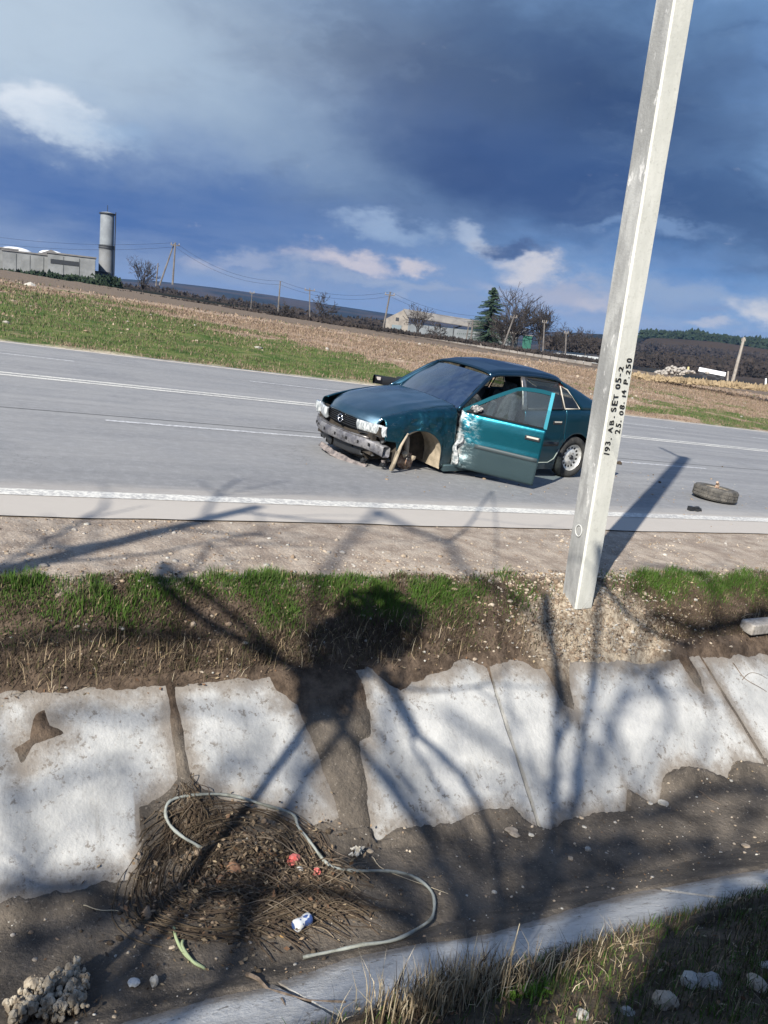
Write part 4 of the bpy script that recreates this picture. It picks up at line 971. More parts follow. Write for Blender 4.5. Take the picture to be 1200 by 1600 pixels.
for sg, dm, m_ in ((1, .055, CPS), (-1, 0, CP)):
    fb = lambda x: .20 if x < 1.5 else float(np.interp(x, [1.5, 1.76, 1.78, 2.1], [.2, .3, .50, .54]))
    side_panel('front_fender', .905, 1.945, sg, m_, base=fb, roll=True, nx=60, dmg=dm, label='crumpled scraped front fender over the missing wheel' if dm else None, th=.012)
    side_panel('rear_door', -.235, -1.02, sg, CP, nx=40)
    side_panel('rear_quarter', -1.028, -2.12, sg, CP, base=lambda x: .36, nx=50)
    side_panel('sill', -.93, 1.04, sg, CP, base=.155, ztop=lambda x: .235, nx=6, th=.06)
side_panel('front_door', .895, -.225, -1, CP)
# hood
def hw(x): return sy(x, belt(x))*.855
mb = MB()
def hoodP(u, v):
    x = .86+(2.115-.86)*u; y = (v*2-1); w = hw(min(x, 2.05)); xx = x-.17*(abs(y)**2.6)*max(0, (u-.6)/.4)+.10*(1-abs(y)**2)*(1-u)
    z = belt(x)+.024+.058*(1-abs(y)**2.2)*(1-.35*u)+.012*math.exp(-((abs(y)-.72)/.07)**2)*(1-u*.7)
    z += .012*float(fbm(x*2.5, y*2, 3))*(1 if y > 0 else .4)
    z -= .055*max(0, (u-.70)/.30)**2*abs(y)**3
    if u > .94: z -= (u-.94)*.9
    return (xx, y*w, z)
mb.grid(hoodP, 40, 40); o = cpart(mb, 'hood', CPH); solid(o, .018, -1)
# cowl, windscreen, wipers
def arcP(xa, xb, ya, za, v, zc=0):
    y = (v*2-1); return Vector((xa+(xb-xa)*(1-y*y), y*ya, za+zc*(1-y*y)))
mb = MB(); mb.grid(lambda u, v: arcP(.80+.12*u, .90+.10*u, .71, .905+.005*u, v, .01), 4, 20); cpart(mb, 'cowl', CB)
mb = MB(); mb.grid(lambda u, v: arcP(.82, .94, .69, .925, v, .012).lerp(arcP(.26, .33, .545, 1.335, v, .022), u)+Vector((.02*math.sin(math.pi*u), 0, .02*math.sin(math.pi*u))), 12, 20); cpart(mb, 'windscreen', GW)
for y0_, y1_ in ((.42, -.12), (-.08, -.60)):
    mb = MB(); mb.tube([(.95, y0_, .945), (.93, (y0_+y1_)/2, .965), (.88, y1_, .96)], [.009, .008, .006], 5); cpart(mb, 'wiper', CB)
# pillars and roof
def zr(x): return float(np.interp(x, [-2.1, -1.78, -1.4, -1.0, -.8, -.4, 0, .26], [.985, 1.06, 1.215, 1.352, 1.385, 1.408, 1.388, 1.345]))
def wr(x): return float(np.interp(x, [-2.1, -1.78, -1.0, -.4, .26], [.66, .63, .565, .585, .555]))
def roofP(x, y):
    return (x, y*wr(x), zr(x)+.030*(1-abs(y)**2.2)-.035*max(0, (abs(y)-.86)/.14)**2)
mb = MB(); mb.grid(lambda u, v: roofP(.26-1.28*u, v*2-1), 30, 24); o = cpart(mb, 'roof', CPR); solid(o, .03, -1)
mb = MB(); mb.grid(lambda u, v: roofP(-1.80-.32*u, v*2-1), 8, 24); o = cpart(mb, 'tailgate', CP); solid(o, .02, -1)
mb = MB(); mb.grid(lambda u, v: (-2.12-.03*math.sin(u*3.1), (v*2-1)*(.66+.06*u), .98-.5*u), 8, 12); o = cpart(mb, 'rear_panel', CP)
mb = MB(); mb.grid(lambda u, v: Vector(roofP(-1.03-.76*u, (v*2-1)*.93))+Vector((0, 0, .004)), 12, 20); cpart(mb, 'rear_window', GS)
def quadgrid(a, b, c, d, bulge=0, n=8):
    a, b, c, d = map(Vector, (a, b, c, d)); mb = MB()
    def P(u, v):
        p = a.lerp(b, u).lerp(d.lerp(c, u), v); k = bulge*4*v*(1-v); return (p.x, p.y+(k if p.y > 0 else -k), p.z)
    mb.grid(P, n, n); return mb
for sg in (1, -1):
    mb = quadgrid((.90, .765*sg, .915), (.80, .70*sg, .935), (.22, .55*sg, 1.35), (.27, .585*sg, 1.335), 0, 6); o = cpart(mb, 'front_pillar', CPR); solid(o, .04, 0)
    mb = MB(); mb.tube(catmull([(.88, .755*sg, .93), (.56, .67*sg, 1.15), (.26, .575*sg, 1.335), (-.1, .592*sg, 1.372), (-.5, .60*sg, 1.378), (-.85, .588*sg, 1.355), (-1.02, .575*sg, 1.325)], 5), .022, 8); cpart(mb, 'roof_rail', CPR)
    mb = quadgrid((-.185, .785*sg, .955), (-.265, .785*sg, .958), (-.30, .60*sg, 1.355), (-.235, .60*sg, 1.36), .015, 6); o = cpart(mb, 'door_pillar', CM if sg > 0 else CB); solid(o, .03, 0)
    mb = quadgrid((-1.36, .778*sg, .985), (-2.06, .69*sg, .985), (-1.78, .63*sg, 1.045), (-1.02, .60*sg, 1.31), .03, 10)
    def cP(u, v):
        b0 = Vector((-1.34-.74*u, (.785-.10*u)*sg, .982)); x = -1.00-.80*u; t0_ = Vector((x, wr(x)*1.0*sg, zr(x)-.01)); p = b0.lerp(t0_, v); p.y += .03*4*v*(1-v)*sg*.6; return p
    mb = MB(); mb.grid(cP, 14, 8); o = cpart(mb, 'rear_pillar', CP); solid(o, .02, 0)
    # rear door window, quarter window with their frames
    bl, br, tr_, tl = (-.285, .783*sg, .965), (-.96, .785*sg, .985), (-.93, .618*sg, 1.305), (-.315, .615*sg, 1.345)
    rw_ = cpart(quadgrid(bl, br, tr_, tl, .012), 'rear_side_window', GS)
    mb = MB(); mb.tube([bl, br, tr_, tl, bl], .014, 6); cpart(mb, 'window_frame', CB, rw_)
    bl, br, tl = (-1.0, .783*sg, .985), (-1.30, .778*sg, .99), (-.99, .622*sg, 1.27)
    qw = cpart(quadgrid(bl, br, (-1.1, .66*sg, 1.23), tl, .01), 'quarter_window', GS)
    mb = MB(); mb.tube([bl, br, (-1.1, .66*sg, 1.23), tl, bl], .010, 6); cpart(mb, 'window_frame', CCH if sg > 0 else CB, qw)
    mb = MB(); mb.box((-.86, (sy(-.86, .80)+.012)*sg, .80), (.17, .02, .05)); o = cpart(mb, 'door_handle', CB, smooth=False); bevel(o, .008)
    mb = MB(); mb.box((-.86, (sy(-.86, .80)+.018)*sg, .812), (.14, .012, .018)); o = cpart(mb, 'handle_grip', CCH, smooth=False)
    # side moulding on the rear door
    mb = MB(); mb.grid(lambda u, v: (-.25-.68*u, (sy(-.25-.68*u, .50)+.012)*sg, .48+.055*v), 12, 2); o = cpart(mb, 'side_moulding', CB); solid(o, .012, 0)
# pale edge of the sill and arch behind the open door
mb = MB(); mb.tube([(-.30, .845, .245), (-.80, .845, .245), (-.90, .85, .30), (-.97, .853, .43)], .008, 5); cpart(mb, 'sill_trim', CCH)
qf = quadgrid((.84, -.735, .935), (-.19, -.785, .955), (-.235, -.605, 1.355), (.26, -.585, 1.33), .012); cpart(qf, 'front_side_window', GS)
mb = MB(); mb.box((.62, -.86, .98), (.10, .18, .12)); o = cpart(mb, 'wing_mirror', CB, smooth=False); bevel(o, .03, 3)
# under body, inner structure
mb = MB(); mb.box((-.1, 0, .24), (1.8, 1.5, .05)); mb.box((-1.55, 0, .34), (1.1, 1.0, .12)); mb.box((1.45, 0, .42), (1.1, .9, .42)); mb.box((1.0, 0, .55), (.06, 1.3, .65)); mb.box((-1.62, 0, .62), (.95, 1.40, .03)); cpart(mb, 'underbody', CG, smooth=False)
mb = MB(); mb.box((.76, 0, .80), (.32, 1.36, .24)); o = cpart(mb, 'dashboard', CI, smooth=False); bevel(o, .05, 3)
mb = MB(); 
for k in range(25): pass
ring = [(.50+.06*math.sin(2*math.pi*k/24)*.4, .36+.18*math.cos(2*math.pi*k/24), .90+.17*math.sin(2*math.pi*k/24)) for k in range(25)]
mb.tube(ring, .014, 6, caps=False); mb.tube([(.50, .36, .90), (.66, .36, .82)], .025, 6); mb.tube([(.50, .20, .90), (.50, .52, .90)], .012, 5); cpart(mb, 'steering_wheel', CB)
for y_ in (.37, -.37):
    mb = MB(); mb.box((.05, y_, .45), (.50, .50, .18)); mb.box((-.22, y_, .80), (.13, .48, .62), Matrix.Rotation(rad(-14), 3, 'Y')); mb.box((-.30, y_, 1.17), (.08, .24, .15)); o = cpart(mb, 'seat', CI, smooth=False); bevel(o, .04, 3)
mb = MB(); mb.box((-.85, 0, .46), (.45, 1.28, .18)); mb.box((-1.10, 0, .78), (.14, 1.28, .56), Matrix.Rotation(rad(-16), 3, 'Y')); o = cpart(mb, 'rear_bench', CI, smooth=False); bevel(o, .04, 3)
# front end
def xf(y): return 2.125-.20*(abs(y)/.74)**2.4
mb = MB(); mb.grid(lambda u, v: (xf(-.37+.74*u)-.055, -.37+.74*u, .55+.15*v), 20, 4); cpart(mb, 'grille', CB)
gr_ = car.children[-1] if False else [o for o in sc.objects if o.name.startswith('grille')][-1]
for z_ in (.575, .60, .625, .65, .675):
    mb = MB(); mb.tube([(xf(y)-.035, y, z_) for y in np.linspace(-.36, .36, 12)], .006, 4); cpart(mb, 'grille_slat', CB, gr_)
mb = MB(); ring = [(xf(0)-.012, .048*math.cos(2*math.pi*k/20), .625+.048*math.sin(2*math.pi*k/20)) for k in range(21)]; mb.tube(ring, .006, 6, caps=False)
mb.tube([(xf(0)-.012, .075, .612), (xf(0)-.010, .0, .632)], .007, 5); mb.tube([(xf(0)-.010, .0, .632), (xf(0)-.010, .0, .618)], .007, 5); mb.tube([(xf(0)-.010, .0, .618), (xf(0)-.012, -.075, .638)], .007, 5)
cpart(mb, 'emblem', mat('chrome', (.7, .7, .72), .2, 1.0), gr_)
LENS = mat('headlight_lens', fn=lambda g, c: g.mix(g.smooth(g.noise(g.vm('MULTIPLY', c, (1., 1., .2)), 60., 2, .5), .4, .6), (.22, .24, .25, 1), (.55, .57, .57, 1)), rough=.12, spec=.8, coat=.6)
for sg in (1, -1):
    mb = MB()
    path = catmull([(xf(.33)-.012, .33), (xf(.45)-.012, .45), (xf(.58)-.012, .58), (xf(.67)-.015, .67), (1.985, .735), (1.940, .770)], 4)
    def LP(u, v):
        k = u*(len(path)-1); i = min(int(k), len(path)-2); p = path[i]*(1-(k-i))+path[i+1]*(k-i)
        return (p[0]-.02*(1-v)+.012*math.sin(math.pi*v), p[1]*sg, .56+.125*v)
    mb.grid(LP, 20, 8); o = cpart(mb, 'headlight', LENS); solid(o, .05, -1)
    mb = MB(); mb.tube([(xf(y)-.01, y*sg, .548) for y in np.linspace(.375, .72, 8)], .008, 5); cpart(mb, 'lamp_trim', CB, o)
mb = MB(); mb.box((2.0, 0, .44), (.06, 1.25, .26)); mb.box((1.93, 0, .60), (.08, 1.42, .12)); cpart(mb, 'radiator_panel', CG, smooth=False)
CBM = mat('exposed_bumper_beam', fn=mottled((.10, .10, .115), (.22, .215, .22), 9., (.04, .035, .03), 25.), rough=.55, metal=.3)
mb = MB()
def BP(u, v):
    y = -.75+1.5*u; a = 2*math.pi*v; x = xf(y)+.02+.045*math.cos(a); z = .445+.075*math.sin(a)
    x = xf(y)+.02+.05*max(-1, min(1, 1.5*math.cos(a))); z = .445+.065*max(-1, min(1, 1.5*math.sin(a)))
    q = max(0, (u-.80)/.20); return (x-.05*q*q+.012*float(fbm(u*12, v*2, 2)), y, z-.07*q*q+.012*float(fbm(u*9, 3.3, 3)))
mb.grid(BP, 50, 12); bb = cpart(mb, 'bumper_beam', CBM, label='dented bare bumper beam without its plastic cover')
for y in (-.60, -.45, -.22, .05, .28, .47, .62):
    mb = MB(); mb.box((xf(y)+.071, y, .44), (.006, .035, .035)); cpart(mb, 'bolt_hole', CR, bb, smooth=False)
mb = MB(); mb.tube([(xf(y)+.05, y, .515) for y in np.linspace(-.72, .60, 16)], .012, 5); cpart(mb, 'beam_edge', CM, bb)
CLV = mat('torn_valance_plastic', fn=mottled((.24, .205, .19), (.09, .08, .08), 12.), rough=.8)
mb = MB(); 
mb.grid(lambda u, v: (xf(-.40+.98*u)-.0+.05*v+.02*float(fbm(u*8, v*2, 3)), -.40+.98*u, .225-.05*u-.055*v+.018*float(fbm(u*10+5, v, 3))), 40, 5); o = cpart(mb, 'torn_valance', CLV); solid(o, .012, 0)
mb = MB(); mb.grid(lambda u, v: (xf(-.72+1.2*u)-.02, -.72+1.2*u, .375-.12*v+.03*float(fbm(u*9+2, v*3, 3))), 40, 4, keep=lambda u, v: vn(np.array(u*14), np.array(v*2+3)) > .33); o = cpart(mb, 'bumper_remnant', CB); solid(o, .012, 0)
rr = random.Random(12)
for k in range(16):
    y = rr.choice((rr.uniform(.50, .76), rr.uniform(.50, .76), rr.uniform(-.74, -.55))); c_ = (xf(min(.74, abs(y)))-.05+rr.uniform(-.12, .06), y, rr.uniform(.20, .52))
    mb = MB(); s_ = rr.uniform(.018, .05); mb.add([(c_[0]+q[0]*s_*rr.uniform(.4, 1.6), c_[1]+q[1]*s_*rr.uniform(.4, 1.6), c_[2]+q[2]*s_*rr.uniform(.3, 1.2)) for q in IV], IF.tolist())
    cpart(mb, 'broken_bracket', rr.choice((CM, CB, CB, CLV, CG)), smooth=False)
# left front wheel house with torn suspension
mb = MB()
def WH(u, v):
    a = math.pi*(u*1.12-.06); r_0 = RA_+.012+.012*float(fbm(u*7, v*3, 3)); return (AF+r_0*math.cos(a), .30+.50*v, .31+r_0*math.sin(a))
mb.grid(lambda u, v: WH(.0+.5*u, v), 14, 8); o = cpart(mb, 'wheel_arch_liner', CG)
mb = MB(); mb.grid(lambda u, v: WH(.5+.5*u, v), 14, 8); mb.grid(lambda u, v: (AF-RA_-.005, .30+.50*v, .31-.14*u), 3, 6); o = cpart(mb, 'wheel_arch_liner', CBG, label='dusty beige rear half of the empty wheel arch')
mb = MB(); mb.box((AF, .29, .42), (.72, .02, .50)); cpart(mb, 'inner_wing', CG, smooth=False)
mb = MB(); mb.tube([(AF+.22, .80, .62), (AF+.33, .84, .48), (AF+.40, .86, .30), (AF+.43, .85, .19)], [.012, .018, .026, .032], 6); mb.grid(lambda u, v: (AF+.36+.06*u+.05*v, .86+.01*u, .42-.24*u), 6, 2); o = cpart(mb, 'bent_arch_lip', CBG)
mb = MB(); mb.tube([(AF+.02, .46, .66), (AF+.05, .58, .46), (AF+.07, .64, .27)], [.045, .036, .03], 10); o = cpart(mb, 'strut', CBG); so = o
mb = MB(); mb.tube([(AF+.03+.055*math.cos(k*.7), .50+.055*math.sin(k*.7), .66-.014*k/1.4) for k in range(26)], .008, 5); cpart(mb, 'coil_spring', CG, so)
mb = MB(); mb.lathe([(.60, .0), (.60, .11), (.625, .115), (.64, .11), (.645, .05), (.69, .045), (.69, 0)], 20, 'y', (AF+.07, 0, .235)); cpart(mb, 'brake_hub', mat('rusty_hub', fn=mottled((.16, .09, .06), (.40, .30, .22), 20.), rough=.8), so)
for k in range(9):
    c_ = (AF+.07+rr.uniform(-.07, .10), .66+rr.uniform(-.05, .06), .24+rr.uniform(-.09, .12)); mb = MB(); s_ = rr.uniform(.015, .035); mb.add([(c_[0]+q[0]*s_*rr.uniform(.5, 1.6), c_[1]+q[1]*s_, c_[2]+q[2]*s_*rr.uniform(.5, 1.6)) for q in IV], IF.tolist()); cpart(mb, 'torn_bushing', rr.choice((CBG, MATS['rusty_hub'], CM)), so, smooth=False)
mb = MB(); mb.tube([(AF+.02, .30, .22), (AF+.07, .64, .19)], .022, 6); mb.tube([(AF-.12, .3, .26), (AF+.0, .62, .26)], .012, 5); cpart(mb, 'control_arm', CG)
mb = MB(); mb.grid(lambda u, v: (AF-.02+.20*math.cos(math.pi*v)*(.9), .50+.04*u, .63+.05*math.sin(math.pi*v)), 3, 8); cpart(mb, 'strut_tower', CBG)
# wheels
RIM = mat('steel_rim', fn=lambda g, c: g.mix(g.smooth(g.noise(c, 12., 4, .6), .4, .7), (.60, .60, .58, 1), (.36, .35, .32, 1)), rough=.4, metal=.4)
TY = mat('tyre_rubber', fn=mottled((.016, .016, .017), (.05, .048, .044), 9.), rough=.85)
def wheel(x, y, z, sg, name='wheel', par=None, mw=None):
    w = cpart(MB().lathe([(-.085, .19), (-.092, .25), (-.075, .292), (-.03, .303), (.03, .303), (.075, .292), (.092, .25), (.085, .19), (-.085, .19)], 40, 'y'), name, TY, par)
    if x is not None: w.location = (x, y, z)
    r_ = MB(); prof = [(.082, .195), (.075, .188), (.055, .180), (.050, .165), (.046, .150), (.040, .120), (.045, .100), (.055, .085), (.058, .050), (.060, .0)]
    if sg < 0: prof = [(-a, b) for a, b in prof]
    r_.lathe(prof, 56, 'y', skip=lambda i, k: i == 4 and k % 4 in (1, 2)); cpart(r_, 'rim', RIM, w)
    r_ = MB(); r_.lathe([(-.07*sg, .19), (-.05*sg, .0)], 24, 'y'); r_.lathe([(.0, .186), (.01*sg, .17), (.012*sg, .0)], 24, 'y'); cpart(r_, 'brake_drum', CG, w)
    r_ = MB(); r_.lathe([(.060*sg, .035), (.078*sg, .030), (.080*sg, .0)], 16, 'y'); cpart(r_, 'hub_cap', CB, w)
    for k in range(4):
        r_ = MB(); a = 2*math.pi*k/4+.4; r_.lathe([(.055*sg, .009), (.066*sg, .009), (.068*sg, 0)], 6, 'y', (.062*math.cos(a), 0, .062*math.sin(a))); cpart(r_, 'wheel_bolt', CM, w)
    return w
wheel(AR, .745, .303, 1); wheel(AR, -.745, .24, -1); wheel(AF, -.745, .37, -1)
# rear bumper
mb = MB(); mb.grid(lambda u, v: (-1.72-.5*math.sin(math.pi*min(u, 1-u)*2.2) if min(u, 1-u) < .22 else -2.20, [.83, .80][0]*math.cos(math.pi*u) if .22 < u < .78 else (.80 if u <= .22 else -.80), .30+.26*v), 40, 4); o = cpart(mb, 'rear_bumper', CB); solid(o, .02, 0)
mb = MB(); mb.grid(lambda u, v: (-2.125, .45+.25*u, .68+.2*v), 2, 2); cpart(mb, 'tail_light', mat('red_lens', (.35, .02, .02), .2)); mb = MB(); mb.grid(lambda u, v: (-2.125, -.45-.25*u, .68+.2*v), 2, 2); cpart(mb, 'tail_light', MATS['red_lens'])

# open driver door, built in its own space: x = 0 at the hinge, running back to -1.12
HX, HY = .90, .80
DOOR_OPEN, DOOR_SAG = rad(47), rad(-3.0)
door_mw = Matrix.Translation((HX-.01, HY, .58)) @ Matrix.Rotation(-DOOR_OPEN, 4, 'Z') @ Matrix.Rotation(DOOR_SAG, 4, 'Y') @ Matrix.Translation((0, 0, -.58))
DL = 1.07
def dP(u, v):
    x = -DL*u; z = .215+(.93-.215)*v; fr = max(0, 1-u/.30)
    k = .05*fr*float(fbm(u*9+7, v*7, 4))
    lower = max(0, 1-v/.5)*fr
    return (x-.05*lower*float(vn(np.array(v*6.), np.array(2.)))+k*.4, sy(HX+x, z)-HY+k-.035*fr*math.sin(v*3.1), z)
mb = MB(); mb.grid(dP, 44, 24); door = cpart(mb, 'front_door', CPD, label='open driver door, sunlight painted into its teal, with scraped front edge'); door.matrix_local = door_mw; solid(door, .055, -1)
def dpart(mb, name, material, smooth=True): 
    o = mb.build(name, material, door, smooth=smooth); o.matrix_parent_inverse = Matrix(); return o
yb = sy(.3, .93)-HY-.015; yt = -.19
FRM = catmull([(-.02, yb-.02, .925), (-.10, yb-.03, .985), (-.34, yb-.09, 1.155), (-.60, yt+.01, 1.305), (-.72, yt, 1.335), (-.90, yt-.002, 1.350), (-1.04, yt, 1.345)], 5)
mb = MB(); 
def ribbon(mb, pts, wi, d, nrm=(0, 1, 0)):
    pts = [Vector(p) for p in pts]; L_ = []
    for i, p in enumerate(pts):
        t_ = (pts[min(i+1, len(pts)-1)]-pts[max(0, i-1)]).normalized(); s_ = t_.cross(Vector(nrm)).normalized(); nn = s_.cross(t_).normalized()
        L_.append([p-s_*wi/2-nn*d/2, p+s_*wi/2-nn*d/2, p+s_*wi/2+nn*d/2, p-s_*wi/2+nn*d/2])
    b = len(mb.v); mb.v += [tuple(q) for r4 in L_ for q in r4]; n = len(pts)
    for i in range(n-1):
        for k in range(4): mb.f.append((b+i*4+k, b+i*4+(k+1) % 4, b+(i+1)*4+(k+1) % 4, b+(i+1)*4+k))
    mb.f.append((b, b+1, b+2, b+3)); mb.f.append((b+(n-1)*4+3, b+(n-1)*4+2, b+(n-1)*4+1, b+(n-1)*4))
DFR = mat('teal_door_frame', (.008, .10, .135), .48, .7, .5, .2)
ribbon(mb, FRM, .045, .03); ribbon(mb, [(-1.04, yt, 1.36), (-1.045, (yt+yb)/2+.01, 1.15), (-1.05, yb, .90)], .042, .03); dpart(mb, 'door_frame', DFR, False)
mb = MB(); mb.grid(lambda u, v: (-.08-.95*u, (yb-.01)*(1-v)+(yt+.0)*v*min(1, .35+.65*min(1, u*1.6)), .93+v*(min(1.33, .95+.70*(u*.95+.02))-.93)), 16, 10); dpart(mb, 'door_glass', GD)
mb = MB(); mb.tube([(-.06, yb+.012, .93), (-1.03, yb+.012, .93)], .012, 6); dpart(mb, 'window_seal', CR)
mb = MB(); mb.grid(lambda u, v: (-.26-.79*u, sy(HX-.26-.79*u, .53)-HY+.010, .515+.05*v), 12, 2); o = dpart(mb, 'side_moulding', mat('grey_moulding', (.05, .065, .07), .5)); solid(o, .012, 0)
mb = MB(); mb.box((-.93, sy(0, .80)-HY+.006, .79), (.19, .025, .055)); o = dpart(mb, 'door_handle', CB, False); bevel(o, .01)
mb = MB(); mb.box((-.93, sy(0, .80)-HY+.022, .80), (.15, .012, .022)); o = dpart(mb, 'handle_grip', CCH, False); bevel(o, .005)
mb = MB(); rr = random.Random(31)
for k in range(7):
    c_ = (-.13-rr.uniform(0, .14), yb+.02+rr.uniform(0, .04), .975+rr.uniform(-.02, .05)); s_ = rr.uniform(.02, .04); mb.add([(c_[0]+q[0]*s_*1.2*rr.uniform(.7, 1.3), c_[1]+q[1]*s_*rr.uniform(.7, 1.3), c_[2]+q[2]*s_*rr.uniform(.7, 1.3)) for q in IV], IF.tolist())
o = dpart(mb, 'broken_mirror', mat('mirror_remains', fn=mottled((.04, .04, .045), (.42, .40, .38), 25.), rough=.5), False); o['kind'] = 'stuff'
mb = MB(); mb.grid(lambda u, v: (-.02-.02*math.sin(v*9)-.09*u*(.4+.6*float(vn(np.array(v*5.), np.array(1.)))), sy(.8, .5)-HY+.02+.02*float(fbm(u*4, v*9, 3)), .26+.38*v), 5, 20); o = dpart(mb, 'torn_door_skin', mat('crumpled_primer', fn=mottled((.50, .50, .49), (.16, .19, .20), 16., (.03, .05, .06), 30.), rough=.5, bump=(20, 1, .02))); solid(o, .01, 0)

# ------------------------------------------------------------------ things on the road
tl_ = LM @ Matrix.Translation((9.95, 7.98, .012+.095)) @ Matrix.Rotation(rad(90), 4, 'X')
mb = MB(); mb.lathe([(-.085, .20), (-.094, .25), (-.085, .29), (-.06, .303), (.06, .303), (.085, .29), (.094, .25), (.085, .20), (-.085, .20)], 48, 'y')
lt = empty('loose_tyre', (0, 0, 0), 'torn off car wheel lying flat on the near lane right of the pole', 'tyre', mw=LM @ Matrix.Translation((9.95, 7.98, .112)) @ Matrix.Rotation(rad(3), 4, 'Y') @ Matrix.Rotation(rad(-90), 4, 'X'))
def lpart(mb, name, m_, smooth=True, par=None):
    o = mb.build(name, m_, par or lt, smooth=smooth); o.matrix_parent_inverse = Matrix(); return o
TYD = mat('dusty_tyre', fn=mottled((.05, .048, .045), (.13, .12, .105), 10.), rough=.9)
tyr = lpart(mb, 'tyre', TYD)
for k in range(56):
    a = 2*math.pi*k/56; mb = MB(); 
    for zz in (-.045, 0, .045): mb.box((.306*math.cos(a), zz, .306*math.sin(a)), (.012, .036, .024), Matrix.Rotation(-a, 3, 'Y') @ Matrix.Rotation(rad(12), 3, 'X'))
    o = lpart(mb, 'tread_block', TYD, False, tyr)
mb = MB(); mb.lathe([(-.07, .20), (-.06, .185), (-.035, .175), (-.03, .12), (-.045, .08), (-.03, 0)], 32, 'y'); lpart(mb, 'rim', mat('dirty_rim', fn=mottled((.32, .27, .20), (.14, .11, .08), 9.), rough=.8))
mb = MB(); mb.lathe([(.07, .20), (.06, .185), (.0, .175), (-.01, 0)], 32, 'y'); lpart(mb, 'rim', MATS['dirty_rim'])
mb = MB(); mb.tube([(.04, -.03, .05), (.05, -.12, .04), (.0, -.155, .02)], [.035, .028, .02], 6); mb.tube([(-.06, -.03, -.03), (-.04, -.10, -.05)], [.03, .02], 6); lpart(mb, 'hub_stub', MATS['rusty_hub'], False)
dm = MB(); rr = random.Random(4)
c_ = gp(1082, 801)
dm.box((c_[0]-.06, c_[1]-.01, .045), (.07, .06, .05)); dm.tube([(c_[0]-.04, c_[1], .05), (c_[0]+.05, c_[1]-.02, .06), (c_[0]+.12, c_[1]-.01, .03), (c_[0]+.13, c_[1]-.03, .016)], [.015, .022, .018, .006], 5); dm.box((c_[0]+.06, c_[1]-.02, .035), (.12, .05, .03), Matrix.Rotation(.3, 3, 'Z'))
tag(dm.build('plastic_fragment', CB, mw=LM), 'black plastic car fragment on the near edge line below the loose tyre', 'debris')
for (px, py), r0, lb in (((967, 728), .05, 'dark lump on the road close to the right side of the pole'), ((1030, 757), .022, 'small dark crumb on the near lane between pole and its shadow'), ((1020, 745), .014, 'tiny dark speck on the lane right of the pole'), ((1128, 732), .018, 'tiny dark crumb on the road right of the pole shadow end')):
    c_ = gp(px, py); o = mesh('debris_lump', [(q[0]*r0*random.uniform(.8, 1.4), q[1]*r0*random.uniform(.7, 1.2), q[2]*r0*.8) for q in IV], IF.tolist(), MATS['dark_clod'], mw=LM @ Matrix.Translation((c_[0], c_[1], .012+r0*.5))); tag(o, lb, 'debris')
# torn bumper at the far edge of the road
tb = empty('torn_bumper', (0, 0, 0), 'torn off black bumper lying at the far road edge behind the hood', 'bumper', mw=LM @ Matrix.Translation((10.9, 19.6, .02)))
mb = MB()
def TB(u, v):
    x = -.72+1.5*u; a = 2*math.pi*v; b_ = .35*max(0, (.16-u)/.16)**1.5; return (x, -.02-b_+.07*math.cos(a), .19+.115*max(-1, min(1, 1.3*math.sin(a)))+.10*max(0, .35-u)+.02*float(fbm(u*9, v, 3)))
mb.grid(TB, 40, 10); o = mb.build('bumper_cover', CB, tb, smooth=True); o.matrix_parent_inverse = Matrix()
mb = MB(); mb.box((.22, -.11, .14), (.34, .03, .11)); o = mb.build('number_plate_holder', mat('dull_white', (.55, .56, .56), .5), tb); o.matrix_parent_inverse = Matrix()
mb = MB(); mb.box((-.46, -.13, .24), (.10, .05, .08)); o = mb.build('fog_lamp', mat('lamp_glass', (.5, .45, .42), .2), tb); o.matrix_parent_inverse = Matrix()

# ================================================================== concrete pole with painted numbers
pb_s, pb_t = gp(900, 948)
pbase = toW(pb_s, pb_t, float(Hn(pb_s, pb_t))-.05)
PROT = rad(30.5)         # an edge faces the road side where the photographer stands
pole = empty('concrete_pole', pbase, 'whitewashed square concrete pole with black painted numbers beside the ditch', 'pole', rot=(0, 0, PROT))
pole.rotation_euler = (0, 0, PROT)
POLE_H = 8.2
def pole_fn(g, c):
    sx, sy_, sz = g.sep(c)
    st = g.vm('MULTIPLY', c, (1.5, 1.5, .35))
    k = g.mix(g.smooth(g.noise(st, 6., 6, .65), .3, .7), (.50, .495, .44, 1), (.60, .59, .53, 1))
    k = g.mix(g.smooth(g.noise(c, 24., 5, .7), .54, .70, 0, .45), k, (.36, .35, .31, 1))
    k = g.mix(g.smooth(g.noise(c, 70., 3, .7), .64, .7, 0, .5), k, (.28, .27, .24, 1))
    return k
def pole_fn2(g, c):  # grime and tree shade on the left face, both put into the colour
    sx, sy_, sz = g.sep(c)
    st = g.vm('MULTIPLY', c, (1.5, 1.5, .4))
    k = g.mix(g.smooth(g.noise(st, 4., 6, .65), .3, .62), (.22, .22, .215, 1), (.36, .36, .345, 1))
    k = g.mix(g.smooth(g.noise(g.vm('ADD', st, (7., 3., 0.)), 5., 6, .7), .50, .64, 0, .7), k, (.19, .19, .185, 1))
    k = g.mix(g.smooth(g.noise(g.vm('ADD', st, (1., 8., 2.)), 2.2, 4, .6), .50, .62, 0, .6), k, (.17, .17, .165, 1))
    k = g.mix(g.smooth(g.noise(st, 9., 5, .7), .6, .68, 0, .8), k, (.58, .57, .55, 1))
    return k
MP1 = mat('whitewashed_concrete', fn=pole_fn, rough=.9, spec=.2, bump=(40, .4, .006)); MP2 = mat('shaded_weathered_concrete', fn=pole_fn2, rough=.9, spec=.2, bump=(45, .6, .008))
v = []; f = []; mi = []
NL = 60; ch = .014
